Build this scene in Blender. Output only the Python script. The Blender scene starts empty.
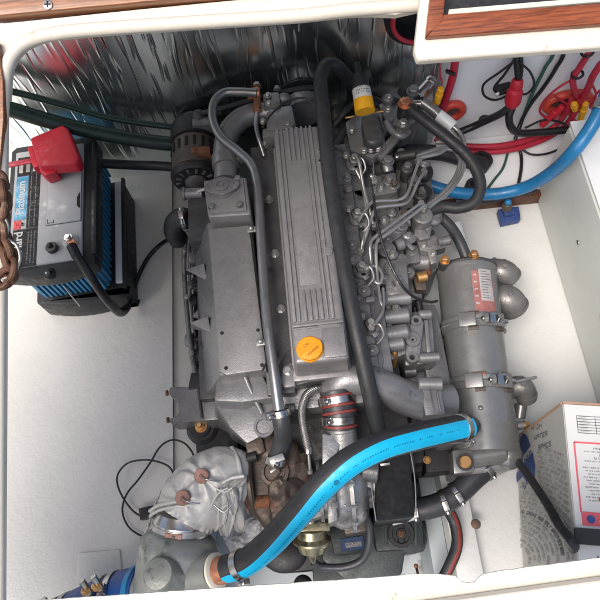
import bpy, bmesh, math, random
from mathutils import Vector as V, Matrix, noise, Quaternion
rnd = random.Random(7)
S = bpy.context.scene
# ---------------------------------------------------------------- camera
F = 605.87; H = 1.6
Yc = V((-132, 1340, -F)).normalized(); Zc = -V((40, -270, -F)).normalized(); Xc = Yc.cross(Zc)
RM = Matrix((Xc, Yc, Zc))
cam = bpy.data.cameras.new('camera'); co = bpy.data.objects.new('camera', cam); S.collection.objects.link(co)
co.matrix_world = Matrix.Translation((0, 0, H)) @ RM.to_4x4()
cam.sensor_width = 36; cam.lens = 36 * F / 600; cam.clip_start = .02; cam.clip_end = 100
S.camera = co
S.render.resolution_x = S.render.resolution_y = 1024
# ---------------------------------------------------------------- light
AZ, EL = math.radians(222), math.radians(60)
w = bpy.data.worlds.new("World"); S.world = w; w.use_nodes = True
nt = w.node_tree; sky = nt.nodes.new('ShaderNodeTexSky'); sky.sky_type = 'NISHITA'; sky.sun_disc = False
sky.sun_elevation = EL; sky.sun_rotation = AZ; sky.dust_density = 5; sky.air_density = 1.0
bg = nt.nodes['Background']; bg.inputs[1].default_value = .11
nt.links.new(sky.outputs[0], bg.inputs[0])
sl = bpy.data.lights.new('sun', 'SUN'); sl.energy = 1.5; sl.angle = math.radians(34); sl.color = (1, .955, .90)
so = bpy.data.objects.new('sun', sl); S.collection.objects.link(so)
sd = V((math.sin(AZ) * math.cos(EL), math.cos(AZ) * math.cos(EL), math.sin(EL)))
so.rotation_euler = sd.to_track_quat('Z', 'Y').to_euler()
S.view_settings.view_transform = 'Standard'; S.view_settings.look = 'None'; S.view_settings.gamma = 1
S.view_settings.exposure = 0.86
# ---------------------------------------------------------------- measuring: a sight line met with a height, a wall or the hatch plane
def ray(px, py): return RM @ V((px - 300, 300 - py, -F))
def P(px, py, z):
    d = ray(px, py); return V((0, 0, H)) + d * ((z - H) / d.z)
def W(px, py, y):
    d = ray(px, py); return V((0, 0, H)) + d * (y / d.y)
AX = RM @ V((0, 0, -1))
def RP(px, py, D): return V((0, 0, H)) + ray(px, py) * (D / F)
def PL(l): return [P(*a) for a in l]
# ---------------------------------------------------------------- materials
MT = {}
def mat(name, col, rough=.5, metal=0, var=.15, vs=30, bump=.15, bs=200, spots=None, spot_amt=.5, spot_scale=8, coat=0, spec=.5, bdist=.001, alt=None, rv=.15, trans=0, fleck=None):
    m = bpy.data.materials.new(name); m.use_nodes = True; n = m.node_tree; N = n.nodes; L = n.links
    b = N['Principled BSDF']; b.inputs['Metallic'].default_value = metal; b.inputs['Roughness'].default_value = rough
    b.inputs['Coat Weight'].default_value = coat; b.inputs['Specular IOR Level'].default_value = spec
    if trans: b.inputs['Transmission Weight'].default_value = trans
    tc = N.new('ShaderNodeTexCoord'); g = N.new('ShaderNodeNewGeometry')
    def nz(sc, det=6, ro=.6):
        t = N.new('ShaderNodeTexNoise'); t.inputs['Scale'].default_value = sc; t.inputs['Detail'].default_value = det; t.inputs['Roughness'].default_value = ro
        L.new(g.outputs['Position'], t.inputs['Vector']); return t
    def mix(fac, a, c):
        x = N.new('ShaderNodeMix'); x.data_type = 'RGBA'
        if fac is not None: L.new(fac, x.inputs[0])
        for s, i in ((a, 6), (c, 7)):
            if isinstance(s, tuple): x.inputs[i].default_value = (*s[:3], 1)
            else: L.new(s, x.inputs[i])
        return x.outputs[2]
    t = nz(vs)
    r = N.new('ShaderNodeMapRange'); r.inputs[1].default_value = .3; r.inputs[2].default_value = .7; L.new(t.outputs[0], r.inputs[0])
    lo = tuple(c * (1 - var) for c in col); hi = tuple(min(1, c * (1 + var)) for c in col)
    if alt: hi = alt
    c = mix(r.outputs[0], lo, hi)
    if spots:
        t2 = nz(spot_scale, 10, .75)
        r2 = N.new('ShaderNodeMapRange'); r2.inputs[1].default_value = 1 - spot_amt; r2.inputs[2].default_value = 1 - spot_amt + .08; L.new(t2.outputs[0], r2.inputs[0])
        c = mix(r2.outputs[0], c, spots)
    if fleck:
        t4 = nz(fleck[1], 8, .8); r4 = N.new('ShaderNodeMapRange'); r4.inputs[1].default_value = fleck[2]; r4.inputs[2].default_value = fleck[2] + .05; L.new(t4.outputs[0], r4.inputs[0])
        c = mix(r4.outputs[0], c, fleck[0])
    L.new(c, b.inputs['Base Color'])
    rr = N.new('ShaderNodeMapRange'); rr.inputs[1].default_value = .3; rr.inputs[2].default_value = .7
    rr.inputs[3].default_value = max(.03, rough - rv); rr.inputs[4].default_value = min(1, rough + rv)
    t3 = nz(vs * 2.3); L.new(t3.outputs[0], rr.inputs[0]); L.new(rr.outputs[0], b.inputs['Roughness'])
    if bump:
        tb = nz(bs, 4); bp = N.new('ShaderNodeBump'); bp.inputs['Strength'].default_value = bump; bp.inputs['Distance'].default_value = bdist
        L.new(tb.outputs[0], bp.inputs['Height']); L.new(bp.outputs[0], b.inputs['Normal'])
    MT[name] = m; return m
rust = (.16, .055, .022)
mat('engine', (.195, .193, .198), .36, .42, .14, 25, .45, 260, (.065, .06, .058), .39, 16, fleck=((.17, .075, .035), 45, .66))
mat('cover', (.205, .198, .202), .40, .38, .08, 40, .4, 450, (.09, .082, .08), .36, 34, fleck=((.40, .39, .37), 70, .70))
mat('engine_shaded', (.05, .05, .052), .5, .2, .3, 30, .5, 200, (.02, .018, .016), .45, 14)  # tone lowered so shade in the engine gaps is part of the colour
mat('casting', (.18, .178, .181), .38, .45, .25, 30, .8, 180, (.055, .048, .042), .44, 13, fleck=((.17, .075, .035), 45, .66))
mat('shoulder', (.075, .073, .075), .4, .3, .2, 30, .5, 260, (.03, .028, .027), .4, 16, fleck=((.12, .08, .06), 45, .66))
mat('shaded_black_iron', (.018, .018, .019), .55, .1, .3, 30, .5, 200, (.05, .03, .02), .38, 12)  # black parts, darkened further to imitate contact shade between engine parts
mat('gearbox', (.028, .036, .037), .5, .15, .25, 20, .5, 200, (.02, .022, .02), .42, 10)
mat('cooler', (.225, .225, .222), .30, .55, .10, 14, .14, 250, (.13, .13, .13), .37, 7, rv=.10, fleck=((.22, .13, .09), 30, .72))
mat('elbow', (.17, .165, .16), .42, .4, .2, 20, .7, 160, (.09, .085, .08), .42, 16, fleck=((.20, .12, .08), 45, .66))
mat('line_steel', (.40, .39, .38), .32, .8, .08, 60, 0, rv=.04)
mat('steel', (.46, .45, .44), .27, 1, .08, 60, 0, rv=.05)
mat('pipe', (.24, .24, .25), .33, .8, .12, 30, .15, 300, rv=.06)
mat('zinc', (.36, .355, .34), .38, .8, .2, 80, .15, 400, rv=.05)
mat('aluminium', (.40, .395, .385), .38, .75, .25, 25, .6, 160, (.2, .18, .16), .42, 20, fleck=((.17, .075, .035), 45, .66))
mat('turbine', (.105, .082, .068), .5, .45, .35, 20, .9, 160, (.26, .11, .06), .44, 12, fleck=((.24, .20, .18), 30, .64))
mat('alt_case', (.10, .085, .075), .55, .3, .3, 30, .6, 180, (.20, .10, .05), .40, 16)
mat('rusty', (.22, .085, .04), .75, .1, .35, 60, .8, 300, (.07, .03, .018), .5, 30)
mat('chain_rust', (.11, .052, .03), .62, .35, .4, 50, .9, 300, (.3, .2, .13), .42, 35)
mat('copper', (.5, .22, .13), .4, .7, .2, 60, .2, 300)
mat('old_copper', (.24, .135, .11), .5, .4, .25, 60, .3, 300, (.14, .09, .07), .42, 40)
mat('brass', (.52, .30, .12), .42, .8, .15, 60, .1, 300, (.3, .15, .07), .42, 50)
mat('gold_zinc', (.36, .33, .22), .3, .9, .2, 60, .1, 300, (.2, .18, .14), .4, 40)
mat('rubber', (.022, .023, .026), .5, 0, .3, 40, .3, 300, (.05, .05, .052), .36, 14, spec=.45)
mat('rubber_grey', (.035, .037, .042), .42, 0, .2, 40, .25, 300, (.07, .07, .075), .36, 20)
mat('plastic_black', (.015, .015, .017), .4, 0, .2, 60, .15, 400)
mat('stripe', (.0, .40, .68), .45, 0, .06, 40, .1, 300)
mat('blue_hose', (.015, .16, .36), .35, 0, .12, 30, .1, 300, (.01, .1, .25), .36, 20)
mat('silicone_blue', (.012, .06, .24), .4, 0, .2, 40, .2, 300)
mat('red_cable', (.42, .02, .045), .4, 0, .12, 40, .08, 300)
mat('red_boot', (.50, .015, .035), .5, 0, .12, 40, .2, 300, (.35, .01, .03), .38, 20)
mat('red_plastic', (.55, .06, .035), .4, 0, .2, 30, .1, 300, (.3, .03, .02), .38, 18)
mat('red_silicone', (.20, .035, .03), .5, 0, .2, 60, .2, 300)
mat('green_wire', (.03, .10, .075), .45, 0, .1, 30, .05, 300)
mat('green_hose', (.009, .024, .018), .4, 0, .25, 20, .2, 200)
mat('orange_cap', (.72, .27, .008), .38, 0, .08, 60, .12, 300)
mat('cap_print', (.22, .08, .012), .5, 0, .1, 60, 0)
mat('yellow', (.78, .38, .01), .45, 0, .1, 60, .1, 300)
mat('label_white', (.62, .62, .6), .5, 0, .06, 80, .05, 300)
mat('label_black', (.010, .010, .012), .6, 0, .1, 60, .02, 300)
mat('label_blue', (.07, .3, .5), .35, 0, .3, 30, .02, 300)
mat('label_red', (.55, .03, .04), .4, 0, .1, 60, .02, 300)
mat('pink_red', (.62, .10, .13), .55, 0, .1, 60, .02, 300)
mat('worn_white', (.36, .34, .33), .5, 0, .2, 60, .05, 300, (.2, .19, .19), .42, 60)
mat('warn_red', (.30, .12, .11), .5, 0, .25, 60, .05, 300, (.25, .2, .19), .42, 60)
mat('ink_pale', (.27, .275, .275), .6, 0, .2, 60, 0)
mat('ink', (.10, .105, .12), .6, 0, .2, 60, 0)
mat('ink_black', (.02, .02, .022), .6, 0, .2, 60, 0)
mat('navy', (.03, .06, .2), .5, 0, .25, 60, .05, 300)
mat('hose_print', (.0, .16, .30), .45, 0, .1, 60, 0)
mat('plate_dark', (.02, .04, .10), .5, .2, .3, 60, .05, 300, (.03, .04, .04), .45, 30)
mat('plate_blue', (.03, .08, .25), .45, .2, .25, 60, .05, 300)
mat('battery_top', (.42, .43, .45), .4, 0, .05, 20, .08, 300, (.3, .31, .32), .36, 25)
mat('battery_blue', (.02, .19, .36), .4, 0, .12, 30, .1, 300)
mat('battery_black', (.017, .019, .022), .5, 0, .25, 40, .15, 300, (.05, .05, .05), .36, 20)
mat('white_plastic', (.66, .68, .68), .4, 0, .05, 30, .05, 300)
mat('gelcoat', (.62, .61, .58), .34, 0, .05, 6, .45, 90, (.52, .50, .45), .37, 5, bdist=.0022, fleck=((.30, .26, .20), 40, .73))
mat('gelcoat_right', (.58, .585, .575), .42, 0, .05, 6, .4, 70, (.50, .46, .38), .38, 9, bdist=.003, fleck=((.20, .15, .10), 38, .70))
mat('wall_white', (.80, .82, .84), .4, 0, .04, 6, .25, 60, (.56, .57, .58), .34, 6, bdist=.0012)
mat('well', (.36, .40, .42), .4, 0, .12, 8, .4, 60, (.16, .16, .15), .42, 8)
mat('tank', (.60, .62, .59), .45, 0, .04, 8, .15, 100, (.44, .45, .42), .36, 6)
mat('coaming', (.64, .595, .505), .4, 0, .04, 12, .5, 120, (.36, .29, .20), .375, 26, fleck=((.20, .14, .09), 34, .67))
mat('wood_stain', (.10, .035, .018), .5, 0, .3, 20, .3, 200)
mat('silicone_seal', (.7, .66, .55), .5, 0, .05, 30, .1, 300)
mat('exhaust', (.27, .285, .27), .38, .45, .15, 12, .6, 130, (.11, .12, .11), .44, 10, fleck=((.12, .10, .08), 30, .66))
mat('wire', (.014, .014, .016), .4, 0, .1, 40, 0)
mat('gap', (.008, .008, .009), .8, 0, .1, 40, 0)
mat('amber', (.6, .25, .02), .5, 0, .2, 60, .1)
mat('kraft', (.34, .22, .14), .8, 0, .1, 60, .1)
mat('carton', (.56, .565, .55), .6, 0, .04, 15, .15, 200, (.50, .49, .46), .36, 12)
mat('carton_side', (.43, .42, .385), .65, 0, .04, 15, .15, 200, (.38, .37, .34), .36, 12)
def wood(name, a, b_, scale, rot):
    m = mat(name, a, .38, 0, .1, 5, 0, coat=.25); n = m.node_tree; N = n.nodes; L = n.links; b = N['Principled BSDF']
    g = N.new('ShaderNodeNewGeometry'); mp = N.new('ShaderNodeMapping'); mp.inputs['Rotation'].default_value = rot; mp.inputs['Scale'].default_value = scale
    L.new(g.outputs['Position'], mp.inputs[0]); t = N.new('ShaderNodeTexNoise'); t.inputs['Scale'].default_value = 12; t.inputs['Detail'].default_value = 9; t.inputs['Roughness'].default_value = .68; t.inputs['Distortion'].default_value = .6
    L.new(mp.outputs[0], t.inputs[0]); cr = N.new('ShaderNodeValToRGB'); cr.color_ramp.elements[0].position = .34; cr.color_ramp.elements[0].color = (*[c * .45 for c in a], 1)
    cr.color_ramp.elements[1].position = .62; cr.color_ramp.elements[1].color = (*b_, 1); L.new(t.outputs[0], cr.inputs[0]); L.new(cr.outputs[0], b.inputs['Base Color'])
    bp = N.new('ShaderNodeBump'); bp.inputs['Strength'].default_value = .3; bp.inputs['Distance'].default_value = .0006; L.new(t.outputs[0], bp.inputs['Height']); L.new(bp.outputs[0], b.inputs['Normal'])
    return m
wood('teak', (.20, .062, .018), (.33, .125, .045), (2, 40, 40), (0, 0, 0))
wood('mahogany', (.17, .035, .010), (.30, .075, .022), (2, 40, 40), (0, 0, 0))
def foil_mat():
    m = bpy.data.materials.new('foil'); m.use_nodes = True; n = m.node_tree; N = n.nodes; L = n.links; b = N['Principled BSDF']
    b.inputs['Metallic'].default_value = 1; b.inputs['Base Color'].default_value = (.84, .88, .86, 1)
    g = N.new('ShaderNodeNewGeometry')
    mp = N.new('ShaderNodeMapping'); mp.inputs['Rotation'].default_value = (0, math.radians(14), 0); L.new(g.outputs['Position'], mp.inputs[0])
    hs = []
    for d in ('X', 'Z'):
        wv = N.new('ShaderNodeTexWave'); wv.bands_direction = d; wv.inputs['Scale'].default_value = 95; wv.inputs['Distortion'].default_value = .3; L.new(mp.outputs[0], wv.inputs[0]); hs.append(wv.outputs['Fac'])
    ad = N.new('ShaderNodeMath'); ad.operation = 'MAXIMUM'; L.new(hs[0], ad.inputs[0]); L.new(hs[1], ad.inputs[1])
    mp2 = N.new('ShaderNodeMapping'); mp2.inputs['Scale'].default_value = (1, 1, .22); L.new(g.outputs['Position'], mp2.inputs[0])
    t = N.new('ShaderNodeTexNoise'); t.inputs['Scale'].default_value = 42; t.inputs['Detail'].default_value = 5; t.inputs['Distortion'].default_value = .5; L.new(mp2.outputs[0], t.inputs[0])
    a2 = N.new('ShaderNodeMath'); a2.operation = 'MULTIPLY_ADD'; a2.inputs[1].default_value = .14; L.new(ad.outputs[0], a2.inputs[0]); L.new(t.outputs[0], a2.inputs[2])
    bp = N.new('ShaderNodeBump'); bp.inputs['Strength'].default_value = .10; bp.inputs['Distance'].default_value = .002; L.new(a2.outputs[0], bp.inputs['Height']); L.new(bp.outputs[0], b.inputs['Normal'])
    r = N.new('ShaderNodeMapRange'); r.inputs[3].default_value = .17; r.inputs[4].default_value = .26; L.new(t.outputs[0], r.inputs[0]); L.new(r.outputs[0], b.inputs['Roughness'])
    MT['foil'] = m
foil_mat()
def braid_mat():
    m = mat('braid', (.42, .40, .38), .35, .9, .1, 60, 0); n = m.node_tree; N = n.nodes; L = n.links; b = N['Principled BSDF']
    g = N.new('ShaderNodeNewGeometry'); wv = N.new('ShaderNodeTexWave'); wv.bands_direction = 'DIAGONAL'; wv.inputs['Scale'].default_value = 160; L.new(g.outputs['Position'], wv.inputs[0])
    bp = N.new('ShaderNodeBump'); bp.inputs['Strength'].default_value = .8; bp.inputs['Distance'].default_value = .001; L.new(wv.outputs['Fac'], bp.inputs['Height']); L.new(bp.outputs[0], b.inputs['Normal'])
braid_mat()
def cloth_mat():
    m = mat('heat_cloth', (.50, .49, .475), .5, .22, .1, 20, 0, coat=.0); n = m.node_tree; N = n.nodes; L = n.links; b = N['Principled BSDF']
    g = N.new('ShaderNodeNewGeometry'); t = N.new('ShaderNodeTexNoise'); t.inputs['Scale'].default_value = 26; t.inputs['Detail'].default_value = 6; t.inputs['Distortion'].default_value = 1.2; L.new(g.outputs['Position'], t.inputs[0])
    bp = N.new('ShaderNodeBump'); bp.inputs['Strength'].default_value = .5; bp.inputs['Distance'].default_value = .006; L.new(t.outputs[0], bp.inputs['Height']); L.new(bp.outputs[0], b.inputs['Normal'])
cloth_mat()
# ---------------------------------------------------------------- mesh kit
def catmull(pts, n=8):
    if len(pts) < 3: return [pts[0].lerp(pts[-1], i / n) for i in range(n + 1)]
    q = [pts[0] * 2 - pts[1]] + list(pts) + [pts[-1] * 2 - pts[-2]]; o = []
    for i in range(1, len(q) - 2):
        a, b, c, d = q[i - 1:i + 3]
        for k in range(n):
            t = k / n; o.append(.5 * ((2 * b) + (c - a) * t + (2 * a - 5 * b + 4 * c - d) * t * t + (3 * b - a - 3 * c + d) * t ** 3))
    o.append(pts[-1].copy()); return o
def frames(c, up=None):
    T = [((c[min(i + 1, len(c) - 1)] - c[max(i - 1, 0)]).normalized()) for i in range(len(c))]
    u = (V(up[0]) if len(up) == 2 else V(up)) if up else (V((0, 0, 1)) if abs(T[0].z) < .9 else V((0, 1, 0)))
    fr = []
    for t in T:
        if up: u = V(up[0]).lerp(V(up[1]), len(fr) / len(T)) if len(up) == 2 else V(up)
        u = (u - t * u.dot(t)).normalized(); fr.append((u.copy(), t.cross(u)))
    return T, fr
class G:
    def __init__(s): s.bm = bmesh.new(); s.ms = []
    def mi(s, m):
        if m not in s.ms: s.ms.append(m)
        return s.ms.index(m)
    def _merge(s, b, m):
        i = s.mi(m)
        for f in b.faces: f.material_index = i
        me = bpy.data.meshes.new('t'); b.to_mesh(me); b.free(); s.bm.from_mesh(me); bpy.data.meshes.remove(me); return s
    def hull(s, bot, top, m, bev=0, seg=2):
        b = bmesh.new(); n = len(bot); B = [b.verts.new(p) for p in bot]; T = [b.verts.new(p) for p in top]
        b.faces.new(B[::-1]); b.faces.new(T)
        for i in range(n): b.faces.new((B[i], B[(i + 1) % n], T[(i + 1) % n], T[i]))
        bmesh.ops.recalc_face_normals(b, faces=b.faces)
        if bev: bmesh.ops.bevel(b, geom=list(b.edges), offset=bev, segments=seg, profile=.6, affect='EDGES', clamp_overlap=True)
        return s._merge(b, m)
    def prism(s, pix, z1, z0, m, bev=.003, grow=0, seg=2):
        t = [P(x, y, z1) for x, y in pix]; c = sum(t, V()) / len(t)
        return s.hull([V((*(p + (p - c) * grow).xy, z0)) for p in t], t, m, bev, seg)
    def box(s, x0, x1, y0, y1, z0, z1, m, bev=.003, seg=2, tx=0, ty=0):
        b = [V((x0, y0, z0)), V((x1, y0, z0)), V((x1, y1, z0)), V((x0, y1, z0))]
        t = [V((x0 + tx, y0 + ty, z1)), V((x1 - tx, y0 + ty, z1)), V((x1 - tx, y1 - ty, z1)), V((x0 + tx, y1 - ty, z1))]
        return s.hull(b, t, m, bev, seg)
    def bp(s, a, c, z1, z0, m, bev=.003):
        A = P(*a, z1); C = P(*c, z1); return s.box(min(A.x, C.x), max(A.x, C.x), min(A.y, C.y), max(A.y, C.y), z0, z1, m, bev)
    def obox(s, c, ax, ay, az, m, bev=.002, seg=2):   # centre and three half-axis vectors
        b = [c - ax - ay - az, c + ax - ay - az, c + ax + ay - az, c - ax + ay - az]; return s.hull(b, [p + 2 * az for p in b], m, bev, seg)
    def bar(s, a, b_, wid, th, m, bev=.002, up=(0, 0, 1)):
        d = (b_ - a); u = V(up); u = (u - d.normalized() * u.dot(d.normalized())).normalized(); sd_ = d.normalized().cross(u)
        return s.obox((a + b_) / 2, d / 2, sd_ * wid / 2, u * th / 2, m, bev)
    def lathe(s, a, d, prof, m, seg=24, ref=None):    # prof: (distance along axis, radius)
        d = d.normalized(); u = d.orthogonal().normalized() if ref is None else (V(ref) - d * V(ref).dot(d)).normalized(); v = d.cross(u); b = bmesh.new(); R = []
        for h, r in prof: R.append([b.verts.new(a + d * h + (u * math.cos(2 * math.pi * k / seg) + v * math.sin(2 * math.pi * k / seg)) * max(r, 1e-5)) for k in range(seg)])
        for i in range(len(R) - 1):
            for k in range(seg): b.faces.new((R[i][k], R[i][(k + 1) % seg], R[i + 1][(k + 1) % seg], R[i + 1][k]))
        b.faces.new(R[0][::-1]); b.faces.new(R[-1]); bmesh.ops.recalc_face_normals(b, faces=b.faces); return s._merge(b, m)
    def cyl(s, a, b_, r, m, seg=24, bev=.0015, r2=None):
        L = (b_ - a).length; r2 = r if r2 is None else r2; bv = min(bev, r * .4, L * .3, r2 * .4)
        return s.lathe(a, b_ - a, [(0, r - bv), (bv, r), (L - bv, r2), (L, r2 - bv)], m, seg)
    def hexn(s, a, d, r, h, m):
        d = V(d).normalized(); s.lathe(a, d, [(0, r * 1.3), (h * .18, r * 1.3)], m, 20); return s.lathe(a + d * h * .18, d, [(0, r), (h * .7, r), (h * .82, r * .8)], m, 6)
    def tube(s, pts, r, m, n=8, seg=14, raw=False, rf=None, up=None, cap=True, stripe=None, prof=None):
        c = list(pts) if raw else catmull(pts, n); T, fr = frames(c, up); b = bmesh.new(); R = []; N = len(c)
        for i, p in enumerate(c):
            rr = r if rf is None else r * rf(i / (N - 1)); u, v = fr[i]
            R.append([b.verts.new(p + (u * math.cos(2 * math.pi * k / seg) + v * math.sin(2 * math.pi * k / seg)) * rr * (prof(k / seg, i / (N - 1)) if prof else 1)) for k in range(seg)])
        st = []
        for i in range(N - 1):
            for k in range(seg):
                f = b.faces.new((R[i][k], R[i][(k + 1) % seg], R[i + 1][(k + 1) % seg], R[i + 1][k]))
                if stripe and k in stripe[1]: st.append(f)
        if cap: b.faces.new(R[0][::-1]); b.faces.new(R[-1])
        bmesh.ops.recalc_face_normals(b, faces=b.faces)
        if stripe:
            i0, i1 = s.mi(m), s.mi(stripe[0]); sset = set(st)
            for f in b.faces: f.material_index = i1 if f in sset else i0
            me = bpy.data.meshes.new('t'); b.to_mesh(me); b.free(); s.bm.from_mesh(me); bpy.data.meshes.remove(me); return s
        return s._merge(b, m)
    def ball(s, c, r, m, sc=(1, 1, 1), sub=3, nz=0, nf=20):
        b = bmesh.new(); bmesh.ops.create_icosphere(b, subdivisions=sub, radius=1)
        for v in b.verts:
            k = 1 + (nz * noise.noise(v.co * nf * r * 4 + c * 31) if nz else 0); v.co = c + V((v.co.x * sc[0], v.co.y * sc[1], v.co.z * sc[2])) * r * k
        return s._merge(b, m)
    def grid(s, fn, nu, nv, m, thick=None):
        b = bmesh.new(); A = [[b.verts.new(fn(i / nu, j / nv)) for j in range(nv + 1)] for i in range(nu + 1)]
        for i in range(nu):
            for j in range(nv): b.faces.new((A[i][j], A[i + 1][j], A[i + 1][j + 1], A[i][j + 1]))
        if thick:
            B = [[b.verts.new(v.co - V((0, 0, thick))) for v in r] for r in A]
            for i in range(nu):
                for j in range(nv): b.faces.new((B[i][j + 1], B[i + 1][j + 1], B[i + 1][j], B[i][j]))
            for i in range(nu):
                for j in (0, nv): b.faces.new((A[i][j], A[i + 1][j], B[i + 1][j], B[i][j]))
            for j in range(nv):
                for i in (0, nu): b.faces.new((A[i][j], A[i][j + 1], B[i][j + 1], B[i][j]))
            bmesh.ops.recalc_face_normals(b, faces=b.faces)
        return s._merge(b, m)
    def out(s, name, parent=None, ang=35):
        me = bpy.data.meshes.new(name); s.bm.to_mesh(me); s.bm.free()
        for m in s.ms: me.materials.append(MT[m])
        vs = [v.co for v in me.vertices]; lo = V([min(v[i] for v in vs) for i in range(3)]); hi = V([max(v[i] for v in vs) for i in range(3)]); o = (lo + hi) / 2
        if parent is None: o.z = lo.z
        me.transform(Matrix.Translation(-o))
        for p in me.polygons: p.use_smooth = True
        me.set_sharp_from_angle(angle=math.radians(ang))
        ob = bpy.data.objects.new(name, me); S.collection.objects.link(ob); ob['wo'] = tuple(o)
        if parent: ob.parent = parent; ob.location = o - V(parent['wo'])
        else: ob.location = o
        return ob
def tag(o, label, cat, group=None):
    o['label'] = label; o['category'] = cat
    if group: o['group'] = group
    return o
def thing(name, label, cat, loc, group=None):
    o = bpy.data.objects.new(name, None); S.collection.objects.link(o); o.location = loc; o['wo'] = tuple(loc); o.empty_display_size = .05
    return tag(o, label, cat, group)
def struct(o, kind='structure'): o['kind'] = kind; return o
def text(g, s, c, ux, uy, size, m, ext=.0003, align='CENTER', bold=0):
    cu = bpy.data.curves.new('t', 'FONT'); cu.body = s; cu.size = size; cu.extrude = ext; cu.align_x = align; cu.align_y = 'CENTER'; cu.offset = bold
    ob = bpy.data.objects.new('t', cu); S.collection.objects.link(ob); dg = bpy.context.evaluated_depsgraph_get(); me = bpy.data.meshes.new_from_object(ob.evaluated_get(dg))
    ux = ux.normalized(); n = ux.cross(uy).normalized(); uy = n.cross(ux)
    me.transform(Matrix.Translation(c) @ Matrix((ux, uy, n)).transposed().to_4x4())
    b = bmesh.new(); b.from_mesh(me); g._merge(b, m); bpy.data.objects.remove(ob); bpy.data.curves.remove(cu); bpy.data.meshes.remove(me)
def quad(g, c, ux, uy, w_, h_, m, off=.0006):
    ux = ux.normalized(); n = ux.cross(uy).normalized(); uy = n.cross(ux); g.obox(c + n * off * .5, ux * w_ / 2, uy * h_ / 2, n * off / 2, m, 0)
def clampring(g, c, d, r, wid=.011, screw=(0, 0, 1), m='steel'):
    d = d.normalized(); g.lathe(c - d * wid / 2, d, [(0, r), (.0005, r + .0016), (wid - .0005, r + .0016), (wid, r)], m, 28)
    u = V(screw); u = (u - d * u.dot(d)).normalized(); v = d.cross(u)
    g.obox(c + u * (r + .005), d * wid * .55, v * .009, u * .0045, m, .001); g.cyl(c + u * (r + .0055) - v * .009, c + u * (r + .0055) - v * .017, .0045, m, 8)
# ================================================================ SETTING
g = G()
g.grid(lambda u, v: V((-1.3 + .958 * u, -.5 + 1.7 * v, .25 + .004 * noise.noise(V((u * 3, v * 4, 0))) + (.045 * max(0, .35 - u) ** 2 * 8))), 60, 80, 'gelcoat', None)
g.out('floor_left'); 
FL = bpy.data.objects['floor_left']; FL.name = 'floor'; struct(FL)
g = G()   # engine well between the beds
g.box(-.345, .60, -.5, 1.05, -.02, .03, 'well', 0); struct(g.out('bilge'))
g = G()   # left engine bed: a low step and the drop into the well
g.box(-.343, -.29, -.5, 1.03, .03, .240, 'gelcoat', .006); g.box(-.36, -.343, -.5, 1.03, .03, .244, 'gelcoat', .002)
tag(g.out('engine_bed'), 'white moulded step running along the left side of the engine', 'engine bed')
g = G()
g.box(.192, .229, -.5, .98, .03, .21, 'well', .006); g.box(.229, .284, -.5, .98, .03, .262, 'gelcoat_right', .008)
tag(g.out('engine_bed'), 'white moulded stringer running along the right side of the engine', 'engine bed')
g = G()
g.grid(lambda u, v: V((.284 + .9 * u, -.5 + 1.33 * v, .235 + .003 * noise.noise(V((u * 4, v * 5, 3))))), 40, 50, 'gelcoat_right'); struct(g.out('floor'))
g = G(); g.box(.30, 1.2, .835, 1.0, .05, .295, 'wall_white', .012); tag(g.out('ledge'), 'white moulded ledge along the foot of the wall under the red cables', 'ledge')
g = G(); g.box(.20, .62, .815, .833, .235, .275, 'wood_stain', .003); tag(g.out('batten'), 'reddish brown wooden batten along the front edge of the white ledge', 'batten')
g = G(); g.box(-1.3, .36, 1.045, 1.075, -.02, 1.15, 'wall_white', 0); struct(g.out('wall'))
g = G(); g.box(.36, 1.25, 1.0, 1.04, .05, 1.1, 'wall_white', 0); struct(g.out('wall'))
g = G(); g.box(.607, 1.25, -.5, .85, .24, .50, 'tank', .012, 3); tag(g.out('locker'), 'pale grey-green moulded locker side with a white top right of the heat exchanger', 'locker')
g = G(); g.box(.609, 1.26, -.5, .852, .502, .507, 'white_plastic', .002, 3); g.out('locker_top')
LT = bpy.data.objects['locker_top']; LK = [o for o in bpy.data.objects if o.name.startswith('locker') and o is not LT][0]; LT.parent = LK; LT.location = V(LT['wo']) - V(LK['wo'])
g = G(); # small grey fasteners let into the locker side
for px, py in ((575, 243), (583, 319)):
    g = G(); c = P(px, py, .38); c.x = .6055; g.ball(c, .006, 'steel', (.4, 1, 1), 2); g.out('screw', LK)
# foil faced insulation: vertical creases pressed into the sheet
import numpy as np
NX, NZ = 1900, 200
gx, gz = np.meshgrid(np.linspace(-1.0, .385, NX), np.linspace(.10, 1.10, NZ), indexing='ij')
dy = .0016 * np.sin(gx * 9 + 2 * np.sin(gz * 4))
x = -1.0
while x < .40:
    z = .1 + rnd.uniform(-.2, .1)
    while z < 1.1:
        ln_ = rnd.uniform(.03, .20); a = rnd.uniform(.0005, .0017); wd = rnd.uniform(.0010, .0018); sg = 1 if rnd.random() < .7 else -1; ph = rnd.uniform(0, 6); sl_ = rnd.uniform(-.12, .08); x0 = x + rnd.uniform(-.010, .010)
        zc = z + ln_ / 2; cxl = x0 + sl_ * (gz - zc) + .002 * np.sin(gz * 22 + ph) + .0008 * np.sin(gz * 61 + ph)
        e = np.clip(1 - np.abs(gz - zc) / (ln_ / 2), 0, 1) ** .6; q = (gx - cxl) / wd
        dy += sg * a * e * np.where(q > 0, np.exp(-q * q * .9), np.exp(-q * q * .3))
        z += ln_ * rnd.uniform(.8, 1.9)
    x += rnd.uniform(.007, .019)
g = G(); b = bmesh.new(); vv = [[b.verts.new((gx[i, k], 1.03 - dy[i, k], gz[i, k])) for k in range(NZ)] for i in range(NX)]
for i in range(NX - 1):
    for k in range(NZ - 1): b.faces.new((vv[i][k], vv[i + 1][k], vv[i + 1][k + 1], vv[i][k + 1]))
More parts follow.
